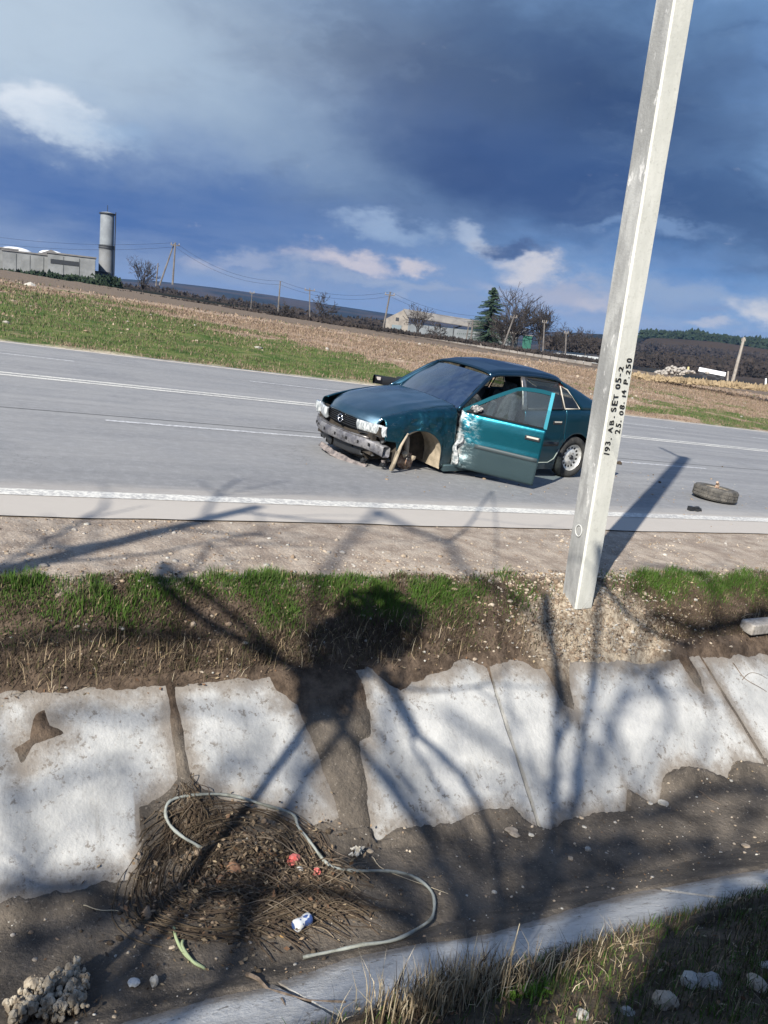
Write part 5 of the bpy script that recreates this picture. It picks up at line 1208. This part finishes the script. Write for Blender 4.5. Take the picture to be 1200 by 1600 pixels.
for i in range(NL+1):
    z = POLE_H*i/NL; h = (.192-.0012*z)/2; 
    if z < .35: h *= 1-.05*(.35-z)/.35
    ring = [(-h+ch, -h), (h-ch, -h), (h, -h+ch), (h, h-ch), (h-ch, h), (-h+ch, h), (-h, h-ch), (-h, -h+ch)]
    for k, (x, y) in enumerate(ring): v.append((x+.0035*float(fbm(z*3+k*5, k*3.1, 3)), y+.0035*float(fbm(z*3+k*7, 9+k, 3)), z))
for i in range(NL):
    for k in range(8):
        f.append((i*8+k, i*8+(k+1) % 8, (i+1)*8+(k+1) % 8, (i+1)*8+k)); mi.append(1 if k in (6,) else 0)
f.append(tuple(NL*8+k for k in range(8))); mi.append(0)
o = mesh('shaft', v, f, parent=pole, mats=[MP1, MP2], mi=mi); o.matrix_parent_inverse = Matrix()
# crossarm and lamp bracket near the top (seen in the shadow on the road)
mb = MB(); mb.box((0, 0, 7.85), (.09, .09, .10)); a0_, b0_ = gp(1100, 717), gp(1062, 700); arm = toW(b0_[0]-a0_[0], b0_[1]-a0_[1], 0); arm = Matrix.Rotation(-PROT, 3, 'Z') @ arm; mb.tube([(0, 0, 7.95), tuple(Vector((0, 0, 7.95))+arm*.25), tuple(Vector((0, 0, 7.95))+arm)], [.05, .04, .03], 6); o = mb.build('crossarm', MATS['bare_steel'], pole); o.matrix_parent_inverse = Matrix()
MBK = mat('black_lettering', fn=lambda g, c: g.mix(g.smooth(g.noise(c, 60., 3, .6), .5, .7, 0, .5), (.012, .012, .012, 1), (.12, .12, .11, 1)), rough=.8)
rr = random.Random(2)
def letters(text, x0, z0, size, step):
    # on the face y = -h (turned to the viewer's right); reads upwards, tops to the left
    z = z0
    for chr_ in text:
        if chr_ == ' ': z += step*.5; continue
        cu = bpy.data.curves.new('painted_character', 'FONT'); cu.body = chr_; cu.size = size*rr.uniform(.93, 1.07); cu.align_x = 'LEFT'; cu.offset = .0014; cu.extrude = .0008
        to = bpy.data.objects.new('tmp', cu); link(to)
        dg = bpy.context.evaluated_depsgraph_get(); me = bpy.data.meshes.new_from_object(to.evaluated_get(dg)); bpy.data.objects.remove(to)
        x_0 = min(q.co.x for q in me.vertices); w = max(q.co.x for q in me.vertices)-x_0; me.materials.append(MBK)
        o = bpy.data.objects.new('painted_character', me); link(o); o.parent = pole
        h = (.192-.0012*z)/2
        M = Matrix(((0, -1, 0, x0+rr.uniform(-.003, .003)), (0, 0, -1, -h-.0042), (1, 0, 0, z-x_0), (0, 0, 0, 1)))
        o.matrix_local = M @ Matrix.Rotation(rr.uniform(-.16, .16), 4, 'Z') @ Matrix.Diagonal((rr.uniform(.82, 1.1), rr.uniform(.85, 1.12), 1, 1))
        z += w+step*(.30 if chr_ != '.' else .34)
letters('193. AB. SET 05-2', -.018, 1.24, .072, .045)
letters('25. 08. 14 P.250', .058, 1.40, .068, .045)
# pale ring left by an old plate on the darkened left side
mb = MB(); ring = [(0, .035*math.cos(2*math.pi*k/24), .62+.045*math.sin(2*math.pi*k/24)) for k in range(25)]
mb.tube([(-.1035, a[1], a[2]) for a in ring], .005, 4, caps=False); o = mb.build('plate_mark', mat('pale_lime', (.5, .5, .48), .9), pole); o.matrix_parent_inverse = Matrix()

# ================================================================== buildings, trees and poles beyond the field
def wp(name, mb, m_, par, smooth=False, label=None):
    o = mb.build(name, m_, par, smooth=smooth); o.matrix_parent_inverse = Matrix()
    if label: o['label'] = label
    return o
def frame_at(px, py, r, yaw=0):
    p = at(px, py, r); a = math.atan2(p.x, p.y); return p, Matrix.Translation(p) @ Matrix.Rotation(-a+yaw, 4, 'Z')
M_wallw = mat('pale_plaster', fn=mottled((.21, .215, .22), (.135, .14, .145), .35, (.18, .18, .17), 1.5), rough=.95)
M_wallp = mat('concrete_panel', fn=mottled((.24, .245, .245), (.16, .165, .165), .4), rough=.95)
M_roofd = mat('slate_sheet_roof', fn=mottled((.13, .125, .125), (.20, .19, .18), .5), rough=.9)
M_wht = mat('white_sheet', (.72, .73, .74), .5)
M_dark = mat('dark_opening', (.03, .033, .038), .6)
M_brick = mat('silicate_brick_gable', fn=mottled((.27, .245, .215), (.19, .17, .15), .8), rough=.95)
def pxm(px_, r): return px_*r/FPX
# warehouse on the left: several flat concrete blocks
def block(name, px0, px1, pytop0, pybot, r, depth, label, panels=0, wall=M_wallw, cat='building', windows=0, roofm=M_roofd, extra=None):
    pm, mw = frame_at((px0+px1)/2, pybot, r); w = pxm(px1-px0, r); h = pxm(pybot-pytop0, r)
    b = empty(name, (0, 0, 0), label, cat, mw=mw)
    mb = MB(); mb.box((0, depth/2, h/2-1.5), (w, depth, h+3)); wp('wall', mb, wall, b)
    mb = MB(); mb.box((0, depth/2, h+.10), (w+.3, depth+.3, .2)); wp('roof', mb, roofm, b)
    for k in range(panels):
        mb = MB(); pw_ = w/panels; mb.box((-w/2+pw_*(k+.5), -.06, h/2-.1), (pw_-.09, .10, h-.3)); o = wp('wall_panel', mb, M_wallp, b)
    for k in range(windows):
        x = -w/2+w*(k+.5)/windows; mb = MB(); mb.box((x, -.13, h*.62), (w/windows*.5, .06, h*.22)); wp('window', mb, M_dark, b)
    return b, w, h
block('warehouse', -60, 18, 394, 440, 150, 14, 'long pale flat roofed warehouse at the left edge of the photo', panels=6)
b_, w_, h_ = block('warehouse', 12, 82, 402, 437, 148, 10, 'pale windowless shed in the middle of the left warehouse row', panels=4)
b_, w_, h_ = block('warehouse', 80, 143, 405, 442, 141, 12, 'grey panelled shed nearest the water tower', panels=3, wall=M_wallp)
mb = MB(); mb.box((-1.0, -.14, h_*.72), (4.0, .06, h_*.16)); wp('window', mb, M_dark, b_)
for (px, py, r, w, lb) in ((24, 394, 156, 2.6, 'low bright white rooftop dome left of the shed gable'), (80, 397, 156, 1.9, 'small bright white rooftop dome behind the middle shed')):
    p, mw = frame_at(px, py, r); mb = MB(); mb.grid(lambda u, v: (w*math.cos(math.pi*u), w*.8*math.cos(math.pi*v)*math.sin(math.pi*u), w*.32*math.sin(math.pi*u)*math.sin(math.pi*v)), 14, 10)
    b = empty('roof_dome', (0, 0, 0), lb, 'skylight', mw=mw); wp('cover', mb, M_wht, b, True); mb = MB(); mb.box((0, 0, -.6), (w*2.1, w*1.6, 1.25)); wp('base', mb, M_wallp, b)
p, mw = frame_at(80, 405, 152); mb = MB(); mb.add([(-3.6, 0, 0), (3.6, 0, 0), (0, 0, 1.5), (-3.6, 9, 0), (3.6, 9, 0), (0, 9, 1.5)], [(0, 1, 2), (3, 5, 4), (0, 2, 5, 3), (1, 4, 5, 2)])
b = empty('gable_roof', (0, 0, 0), 'low dark gabled roof rising over the middle shed', 'roof', mw=mw); wp('roof_sheet', mb, M_roofd, b); mb = MB(); mb.box((0, 4.5, -1.5), (7.0, 8.8, 2.98)); wp('wall', mb, M_wallw, b)
# water tower
p, mw = frame_at(165, 444, 150); H_ = pxm(99, 150); wt = empty('water_tower', (0, 0, 0), 'pale cylindrical water tower standing right of the warehouses', 'tower', mw=mw)
r0 = pxm(9.6, 150)
mb = MB(); mb.lathe([(-1, r0*1.08), (H_*.53, r0*1.04)], 24, 'z'); wp('lower_shaft', mb, M_wallw, wt, True)
mb = MB(); mb.lathe([(H_*.53, r0*1.0), (H_*.97, r0*.97), (H_*.985, r0*.9), (H_, 0)], 24, 'z'); wp('tank', mb, mat('pale_painted_steel', fn=mottled((.23, .25, .265), (.17, .185, .20), .6), rough=.7), wt, True)
for z_ in (.53, .50, .97):
    mb = MB(); mb.lathe([(H_*z_-.1, r0*1.05), (H_*z_-.1, r0*1.14), (H_*z_+.1, r0*1.14), (H_*z_+.1, r0*1.0)], 24, 'z'); wp('ring', mb, M_dark, wt)
mb = MB(); mb.tube([(r0*1.15, -.3, -1), (r0*1.15, -.3, H_)], .09, 5); mb.tube([(r0*1.15, -.7, -1), (r0*1.15, -.7, H_)], .05, 5); wp('ladder', mb, M_dark, wt)
mb = MB(); mb.tube([(0, 0, H_), (0, 0, H_+1)], .05, 5); wp('mast', mb, M_dark, wt)
p, mw = frame_at(158, 443, 147); b = empty('pump_house', (0, 0, 0), 'small dark hut at the foot of the water tower', 'hut', mw=mw); mb = MB(); mb.box((0, 1, .4), (2.2, 2, 2.6)); wp('wall', mb, M_wallp, b); mb = MB(); mb.box((0, 1, 1.8), (2.6, 2.4, .2)); wp('roof', mb, M_dark, b)
# barn with a pale gable
M_barn = mat('grey_barn_wall', fn=mottled((.19, .205, .22), (.13, .145, .155), .5), rough=.95)
p, mw = frame_at(632, 531, 132, rad(-6)); bn = empty('barn', (0, 0, 0), 'long low grey barn with a pale gable end left of the spruce', 'barn', mw=mw)
gw = 3.2; L_ = 17.; hh = 2.9; gh = 4.5
mb = MB(); mb.add([(-gw, 0, -2), (gw*.1, 0, -2), (gw*.1, 0, hh+.9), (-gw*.2, 0, gh), (-gw, 0, hh)], [(0, 1, 2, 3, 4)]); wp('gable_wall', mb, M_brick, bn)
mb = MB(); mb.box((gw*.1+L_/2, 3, (hh-1.2)/2-.4), (L_, 6.0, hh+1.2)); wp('long_wall', mb, M_barn, bn)
mb = MB(); mb.add([(-gw*.2, -.25, gh+.1), (gw*.1+L_+1.5, 1.5, gh-.9), (gw*.1+L_+1.5, -.5, hh-.4), (gw*.1-.1, -.45, hh+.55), (-gw*.2, 7, gh+.1), (gw*.1+L_+1.5, 7, gh-.9)], [(0, 3, 2, 1), (0, 1, 5, 4)]); o = wp('roof', mb, M_roofd, bn); solid(o, .12, 0)
for k in range(6):
    mb = MB(); mb.box((gw*.1+L_*(k+.5)/6, -.04, 1.5), (.14, .06, 2.6)); wp('wall_batten', mb, MATS['dark_opening'], bn)
mb = MB(); mb.box((-gw*.45, -.05, .9), (1.5, .06, 2.4)); wp('door', mb, mat('faded_door', (.16, .20, .22), .8), bn)
mb = MB(); mb.box((-gw*.45, -.05, 3.0), (.5, .06, .5)); wp('window', mb, M_dark, bn)
p, mw = frame_at(738, 537, 138); b = empty('shed', (0, 0, 0), 'low dark shed with a sloping roof under the spruce', 'shed', mw=mw)
mb = MB(); mb.box((0, 2, .2), (8.5, 4, 3.4)); wp('wall', mb, mat('dark_shed_wall', (.07, .075, .08), .9), b); mb = MB(); mb.add([(-6.5, -.3, .6), (-1.5, -.3, 2.9), (4.6, -.3, 2.2), (4.6, 4.3, 2.2), (-1.5, 4.3, 2.9), (-6.5, 4.3, .6)], [(0, 1, 4, 5), (1, 2, 3, 4)]); o = wp('roof', mb, M_roofd, b); solid(o, .15, 0)
p, mw = frame_at(822, 545, 128); b = empty('booth', (0, 0, 0), 'small green metal booth among the bare trees', 'booth', mw=mw); mb = MB(); mb.box((0, .8, .8), (1.3, 1.3, 2.2)); wp('wall', mb, mat('booth_green', (.02, .10, .075), .7), b); mb = MB(); mb.box((0, .8, 1.98), (1.5, 1.5, .12)); wp('roof', mb, M_roofd, b)
# long low walls and kerbs at the far side of the field
def lowwall(pa, pb_, r, h, m_, name, label, cat='wall', n=14):
    w = empty(name, at(*pa, r), label, cat); A_ = at(*pa, r); B_ = at(*pb_, r if not isinstance(pb_[-1], tuple) else r); d = B_-A_; ang = math.atan2(d.y, d.x)
    for k in range(n):
        q = A_.lerp(B_, (k+.5)/n)-A_; mb = MB(); L_ = d.length/n; mb.box((q.x, q.y, q.z+h/2-.3), (L_-.08, .3, h+.6), Matrix.Rotation(ang, 3, 'Z')); wp('wall_section', mb, m_, w)
    return w
M_lw = mat('dusty_low_wall', fn=mottled((.17, .155, .14), (.25, .23, .21), .6), rough=.95)
lowwall((505, 510), (745, 542), 118, .55, M_lw, 'low_wall', 'low pale concrete wall along the field in front of the barn', n=16)
lowwall((745, 542), (925, 567), 112, .55, M_lw, 'low_wall', 'low grey concrete wall from the barn towards the white pole', n=14)
lowwall((850, 553), (935, 562), 135, .4, mat('dull_white_wall', (.36, .38, .39), .8), 'low_wall', 'bright white low wall beyond the field left of the white pole', n=5)
# bare trees
M_btree = mat('distant_bark', fn=mottled((.030, .027, .026), (.065, .055, .05), 1.), rough=1)
def btree(px, py, r, hpx, wpx, label, seed, group='bare trees beyond the field', n=5, dens=3):
    rr = random.Random(seed); p, mw = frame_at(px, py, r); H_ = pxm(hpx, r); W_ = pxm(wpx, r)/2
    t_ = empty('bare_tree', (0, 0, 0), label, 'tree', group, mw=mw); mb = MB(); tk = MB()
    tk.tube([(0, 0, -1.0), (rr.gauss(0, .1), 0, H_*.25), (rr.gauss(0, .2), 0, H_*.55)], [H_*.028, H_*.02, H_*.010], 6); wp('trunk', tk, M_btree, t_)
    def br(p0, d, L_, r_, dep):
        P = [p0]; 
        for i in range(3):
            d = (d+Vector((rr.gauss(0, .22), rr.gauss(0, .22), rr.gauss(.06, .15)))).normalized(); P.append(P[-1]+d*L_/3)
        mb.tube(P, [r_, r_*.85, r_*.7, r_*.5], 3, caps=False)
        if dep:
            for q in range(dens+1): br(P[rr.choice((1, 2, 3, 3))], (d+Vector((rr.gauss(0, .6), rr.gauss(0, .6), rr.gauss(.1, .5)))).normalized(), L_*rr.uniform(.45, .75), max(r_*.6, .022), dep-1)
    for k in range(n+3):
        a = rr.uniform(0, 6.28); z = H_*rr.uniform(.10, .5); br(Vector((0, 0, z)), Vector((math.cos(a)*W_/H_*1.6, math.sin(a)*.5, .9)).normalized(), H_*.42, H_*.015, 3)
    wp('crown', mb, M_btree, t_)
for a in ((222, 463, 140, 46, 52, 'bare tree right of the water tower', 1), (500, 508, 120, 36, 44, 'low bare bush tree between the two small crossarm poles', 2), (448, 500, 120, 22, 30, 'small bare bush left of the low bush tree', 3),
          (652, 530, 122, 44, 34, 'bare tree in front of the barn gable', 4), (682, 533, 120, 26, 30, 'small bare tree in front of the barn wall', 5),
          (800, 545, 128, 72, 56, 'tallest bare tree right of the spruce', 6), (842, 548, 128, 60, 44, 'slender bare tree right of the tallest one', 7), (785, 543, 120, 50, 44, 'dense bare bush tree at the foot of the spruce', 8),
          (880, 552, 140, 34, 30, 'low bare tree left of the white pole', 9), (915, 553, 150, 34, 36, 'low bare tree right behind the edge of the white pole', 10), (860, 551, 134, 30, 34, 'short dark bush among the bare trees', 11)):
    btree(*a, dens=3, n=6 if a[3] < 50 else 14)
# spruce
p, mw = frame_at(760, 543, 130); H_ = pxm(91, 130); W_ = pxm(88, 130)/2
sp = empty('spruce', (0, 0, 0), 'dark spruce standing alone at the right end of the barn', 'tree', mw=mw); mb = MB(); mb.tube([(0, 0, -.5), (0, 0, H_*.96)], [.22, .03], 6); wp('trunk', mb, M_btree, sp)
mb = MB(); rr = random.Random(77)
for k in range(250):
    z = H_*(.10+.88*(k/250)); R_0 = W_*(1-(z/H_))**.8*1.08*rr.uniform(.55, 1.1)*(1+.2*math.sin(z*3.1)); a = rr.uniform(0, 6.28); c_, s_ = math.cos(a), math.sin(a)
    tip = Vector((c_*R_0, s_*R_0, z-R_0*.28+.12*R_0))
    for q in range(15):
        u = (q+1)/15; b0 = Vector((c_*R_0*u, s_*R_0*u, z-R_0*.30*u+.14*R_0*u*u)); wq = .28*(1.15-u)+.10
        for sd_ in (-1, 1):
            e = b0+Vector((-s_*wq*sd_+c_*.12, c_*wq*sd_+s_*.12, -.12-rr.random()*.12)); mb.add([b0+Vector((0, 0, .05)), b0+Vector((c_*.14, s_*.14, -.02)), e], [(0, 1, 2)])
wp('crown', mb, mat('spruce_needles', fn=mottled((.012, .028, .016), (.035, .06, .035), 2.), rough=.8), sp)
# far woods and hedges: many dark leafless clumps, one mass each
def mass(name, pts, r, hpx, n, m_, label, size=1.0, seed=1, depth=25):
    rr = random.Random(seed); mb = MB()
    for i in range(n):
        u = rr.random()*(len(pts)-1); k = int(u); px = pts[k][0]+(pts[k+1][0]-pts[k][0])*(u-k); py = pts[k][1]+(pts[k+1][1]-pts[k][1])*(u-k)
        rr_ = r+rr.uniform(0, depth); b_ = at(px, py, rr_); h_ = pxm(hpx, r)*rr.uniform(.35, 1.0)*(.75+.5*float(vn(np.array(px*.045), np.array(seed*3.3)))); w_ = h_*rr.uniform(.35, .7)
        for q in range(10):
            c_ = b_+Vector((rr.gauss(0, w_*.45), rr.gauss(0, w_*.4), h_*rr.uniform(.0, 1.0))); s_ = size*pxm(2.6, r)*rr.uniform(.5, 1.5); a = rr.uniform(0, 6.28)
            mb.add([c_+Vector((math.cos(a)*s_, math.sin(a)*s_, 0)), c_+Vector((0, 0, s_*rr.uniform(.6, 1.5))), c_-Vector((math.cos(a)*s_, math.sin(a)*s_, s_*.3))], [(0, 1, 2)])
    return tag(wp(name, mb, m_, None), label, kind='stuff')
MW1 = mat('far_conifers', fn=mottled((.012, .025, .014), (.03, .045, .025), .3), rough=1); MW2 = mat('far_bare_wood', fn=mottled((.022, .020, .020), (.05, .04, .036), .2), rough=1)
mass('ridge_wood', [(1000, 528), (1060, 530), (1120, 535), (1215, 548)], 760, 13, 700, MW1, 'dark conifers along the ridge at the right', seed=3)
mass('hill_scrub', [(955, 545), (1060, 552), (1215, 566)], 560, 12, 600, MW2, 'brown bare scrub on the hillside at the right', seed=4, depth=120)
mass('far_hedge', [(850, 545), (955, 556)], 200, 24, 700, MW2, 'dark bare wood behind the white pole', seed=5)
mass('far_hedge', [(995, 572), (1100, 583), (1215, 593)], 230, 28, 1000, MW2, 'brown bare wood below the ridge at the right', seed=6, depth=90)
mass('far_hedge', [(170, 452), (330, 476), (480, 498), (620, 516)], 230, 14, 800, MW2, 'thin dark hedge along the far side of the field', seed=7, depth=60)
mass('yard_shrubs', [(-10, 436), (60, 440), (145, 448)], 132, 14, 420, MW1, 'dark green shrubs in front of the left warehouses', seed=8, depth=4)
mass('yard_shrubs', [(150, 449), (185, 452)], 138, 20, 160, MW1, 'dark green shrubs at the foot of the water tower', seed=9, depth=4)
mass('field_edge_scrub', [(0, 436), (200, 462), (420, 492), (560, 512), (740, 538), (940, 568)], 98, 5, 1500, MW2, 'dark scrub line along the far edge of the field', seed=10, depth=10, size=.9)
mass('dry_weeds', [(985, 592), (1080, 600), (1210, 612)], 70, 7, 700, MATS['dry_blade'], 'dry weeds at the field edge right of the white pole', seed=12, depth=12, size=1.2)
# poles and wires
M_pole = mat('grey_pole', fn=mottled((.10, .09, .085), (.17, .155, .14), 1.), rough=.95); M_polel = mat('pale_wood_pole', fn=mottled((.33, .30, .26), (.24, .21, .18), 2.), rough=.95)
def pole_far(base, topp, r, w, label, arm=0, m_=M_pole, group=None, cap=False, name='utility_pole'):
    A_, B_ = at(*base, r), at(*topp, r); p_ = empty(name, A_, label, 'pole', group)
    mb = MB(); d = B_-A_; mb.tube([-d*.08, d*.5, d], [w, w*.85, w*.7], 6); wp('shaft', mb, m_, p_)
    if arm:
        mb = MB(); a = math.atan2(A_.x, A_.y); mb.box(tuple(d*.93), (arm, .12, .12), Matrix.Rotation(-a, 3, 'Z')); wp('crossarm', mb, m_, p_)
        for k in (-1, 1):
            mb = MB(); x = Vector((math.cos(-a)*arm*.42*k, math.sin(-a)*arm*.42*k, .18)); mb.tube([d*.93+x-Vector((0, 0, .12)), d*.93+x+Vector((0, 0, .12))], .05, 5); wp('insulator', mb, M_polel, p_)
    return B_
T = {}
T[0] = pole_far((270, 440), (274, 379), 118, .15, 'upright leg of the angled pole pair left of centre', 1.2)
T[1] = pole_far((251, 441), (272, 381), 118.4, .13, 'slanting leg of the angled pole pair left of centre')
T[2] = pole_far((244, 444), (247, 411), 119, .11, 'short post left of the angled pole pair')
T[3] = pole_far((434, 492), (438, 439), 112, .12, 'plain thin pole left of the low bush tree', 0)
T[4] = pole_far((484, 505), (484, 450), 120, .10, 'thin pole with a crossarm right of the plain one', 1.5)
T[5] = pole_far((596, 527), (610, 456), 110, .14, 'leaning pole with a crossarm left of the barn', 1.3)
T[6] = pole_far((392, 482), (394, 456), 128, .08, 'faint short pole far left of the plain thin pole', .7)
T[7] = pole_far((785, 546), (804, 492), 112, .14, 'leaning pole in front of the bare trees', .9)
T[8] = pole_far((735, 540), (739, 500), 112, .12, 'short pole in front of the barn wall')
T[9] = pole_far((727, 540), (733, 504), 112.5, .10, 'short slanting pole paired with the one before the barn wall')
T[10] = pole_far((848, 556), (851, 500), 112, .12, 'upright pole right of the green booth', .6)
T[11] = pole_far((1143, 603), (1163, 527), 120, .24, 'pale leaning wooden pole right of the white pole', .5, M_polel)
T[12] = pole_far((1136, 601), (1138, 580), 118, .15, 'short pale post left of the leaning wooden pole', 0, M_polel, name='post')
T[13] = pole_far((1196, 606), (1197, 591), 116, .14, 'short white post at the right edge', 0, M_wht, name='post')
T[14] = pole_far((883, 560), (885, 518), 112, .12, 'thin pole just left of the white pole', .5)
T[15] = pole_far((1074, 583), (1076, 573), 90, .14, 'short yellowish post by the rubble heap', 0, mat('yellowed_post', (.5, .42, .22), .8), name='post')
def wire(a, b, sag, lb, grp='wires between the far poles'):
    n = 16; mb = MB(); P = [a.lerp(b, i/n)-Vector((0, 0, sag*4*(i/n)*(1-i/n))) for i in range(n+1)]; mb.tube(P, .016, 3, caps=False)
    o = wp('wire', mb, M_dark, None); return tag(o, lb, 'wire', grp)
wl = at(-60, 362, 128)
for dz, w_ in ((0, 'upper'), (-.9, 'lower')):
    z3 = Vector((0, 0, dz))
    wire(wl+z3, T[0]+z3*.6, .8, w_+' wire from the left edge to the angled pole pair'); wire(T[0]+z3*.6, T[3]+z3*.5, 1.2, w_+' wire from the angled pole pair to the plain pole')
    wire(T[3]+z3*.5, T[5]+z3*.6, 1.0, w_+' wire from the plain pole to the leaning pole'); wire(T[5]+z3*.6, T[7]+z3*.6, 1.2, w_+' wire from the leaning pole to the bare trees')
# white road and parked low container at the right
def patch(name, pts, rs, m_, dz=.0):
    v = [at(px, py, r)+Vector((0, 0, dz)) for (px, py), r in zip(pts, rs)]; o = mesh(name, v, [tuple(range(len(v)))], m_); o['kind'] = 'structure'; return o
RC = [gp(*q) for q in ((1090, 600), (1260, 605), (1300, 626), (1120, 606))]; print('side road', RC)
mb = MB()
def SRP(u, v):
    a = np.array(RC[0])*(1-u)+np.array(RC[1])*u; b = np.array(RC[3])*(1-u)+np.array(RC[2])*u; c = a*(1-v)+b*v
    return (c[0], min(c[1], 111.), float(verge_n(c[0], min(c[1], 111.)))+.10)
mb.grid(SRP, 60, 20); o = mb.build('pale_side_road', mat('dusty_white_gravel', fn=mottled((.50, .49, .47), (.40, .39, .37), .5), rough=.95), mw=LM, smooth=True); o['kind'] = 'structure'
p, mw = frame_at(1111, 590, 118); b = empty('white_trailer', (0, 0, 0), 'low white flat trailer beside the pale side road', 'trailer', mw=mw)
mb = MB(); mb.box((0, .8, .75), (pxm(37, 118), 1.8, .5), Matrix.Rotation(rad(5), 3, 'Y')); wp('body', mb, M_wht, b); mb = MB(); mb.box((0, .8, .35), (pxm(34, 118), 1.6, .4), Matrix.Rotation(rad(5), 3, 'Y')); wp('chassis', mb, M_dark, b)
for x_ in (-.8, .8):
    mb = MB(); mb.lathe([(-.1, 0), (-.1, .28), (.1, .28), (.1, 0)], 14, 'y', (x_, .1, .15)); wp('wheel', mb, M_dark, b)
# rubble heap and rocks at the field edge
rr = random.Random(6)
hp = MB()
for k in range(130):
    b_ = at(1052+rr.gauss(0, 14), 584+rr.uniform(-2, 2), 88+rr.uniform(-2, 2)); h_ = max(0, .75*math.exp(-((b_-at(1052, 584, 88)).length/2.0)**2))*rr.random(); s_ = rr.uniform(.10, .28)
    hp.add([(b_.x+q[0]*s_*rr.uniform(.6, 1.3), b_.y+q[1]*s_, b_.z+h_+q[2]*s_*.7) for q in IV], IF.tolist())
tag(wp('rubble_heap', hp, ST2, None), 'low heap of pale rubble at the field edge right of the white pole', kind='stuff')
for px, py, r, s_, lb in ((1009, 592, 72, .28, 'white boulder at the field edge just right of the white pole'), (1036, 590, 74, .17, 'smaller pale boulder right of the white boulder'), (48, 447, 58, .32, 'pale clod on the field below the left warehouses'), (1158, 604, 74, .2, 'pale stone before the leaning wooden pole')):
    b_ = at(px, py, r); mb = MB(); mb.add([(q[0]*s_*rr.uniform(1.0, 1.7), q[1]*s_, q[2]*s_*rr.uniform(.5, .8)) for q in IV], IF.tolist()); o = mesh('boulder', mb.v, mb.f, ST3, mw=Matrix.Translation(b_)); tag(o, lb, 'rock')
# skid marks and gouges
def mark(name, pts, w, label=None):
    pp = catmull([gp(*q) for q in pts], 5); L1, L2 = [], []
    for i, q in enumerate(pp):
        d = pp[min(i+1, len(pp)-1)]-pp[max(i-1, 0)]; d /= np.linalg.norm(d); nrm = np.array([-d[1], d[0]]); k = w*(1-abs(2*i/(len(pp)-1)-1)**4*.6)*(1+.3*float(fbm(i*.7, 3., 2)))
        L1.append((*(q+nrm*k/2), .0175)); L2.append((*(q-nrm*k/2), .0175))
    n = len(pp); o = mesh(name, L1+L2, [(i, i+1, n+i+1, n+i) for i in range(n-1)], MATS['skid_rubber'], mw=LM); o['kind'] = 'structure'; return o
mat('skid_rubber', fn=mottled((.05, .05, .052), (.10, .10, .105), 12.), rough=.8)
mark('skid_mark', [(640, 730), (690, 741), (740, 748), (779, 753)], .05)
# haze in the air
mb = MB(); mb.box((0, 0, 5), (7400, 7400, 146)); hz_o = wp('haze', mb, None, None)
hm = bpy.data.materials.new('haze'); hm.use_nodes = True; n_ = hm.node_tree; n_.nodes.clear(); pv = n_.nodes.new('ShaderNodeVolumePrincipled'); ou = n_.nodes.new('ShaderNodeOutputMaterial'); n_.links.new(pv.outputs[0], ou.inputs['Volume'])
pv.inputs['Color'].default_value = (.28, .52, 1.0, 1); pv.inputs['Density'].default_value = .00010; pv.inputs['Anisotropy'].default_value = .1
hz_o.data.materials.append(hm); tag(hz_o, kind='stuff', label='thin blue haze in the air over the fields')
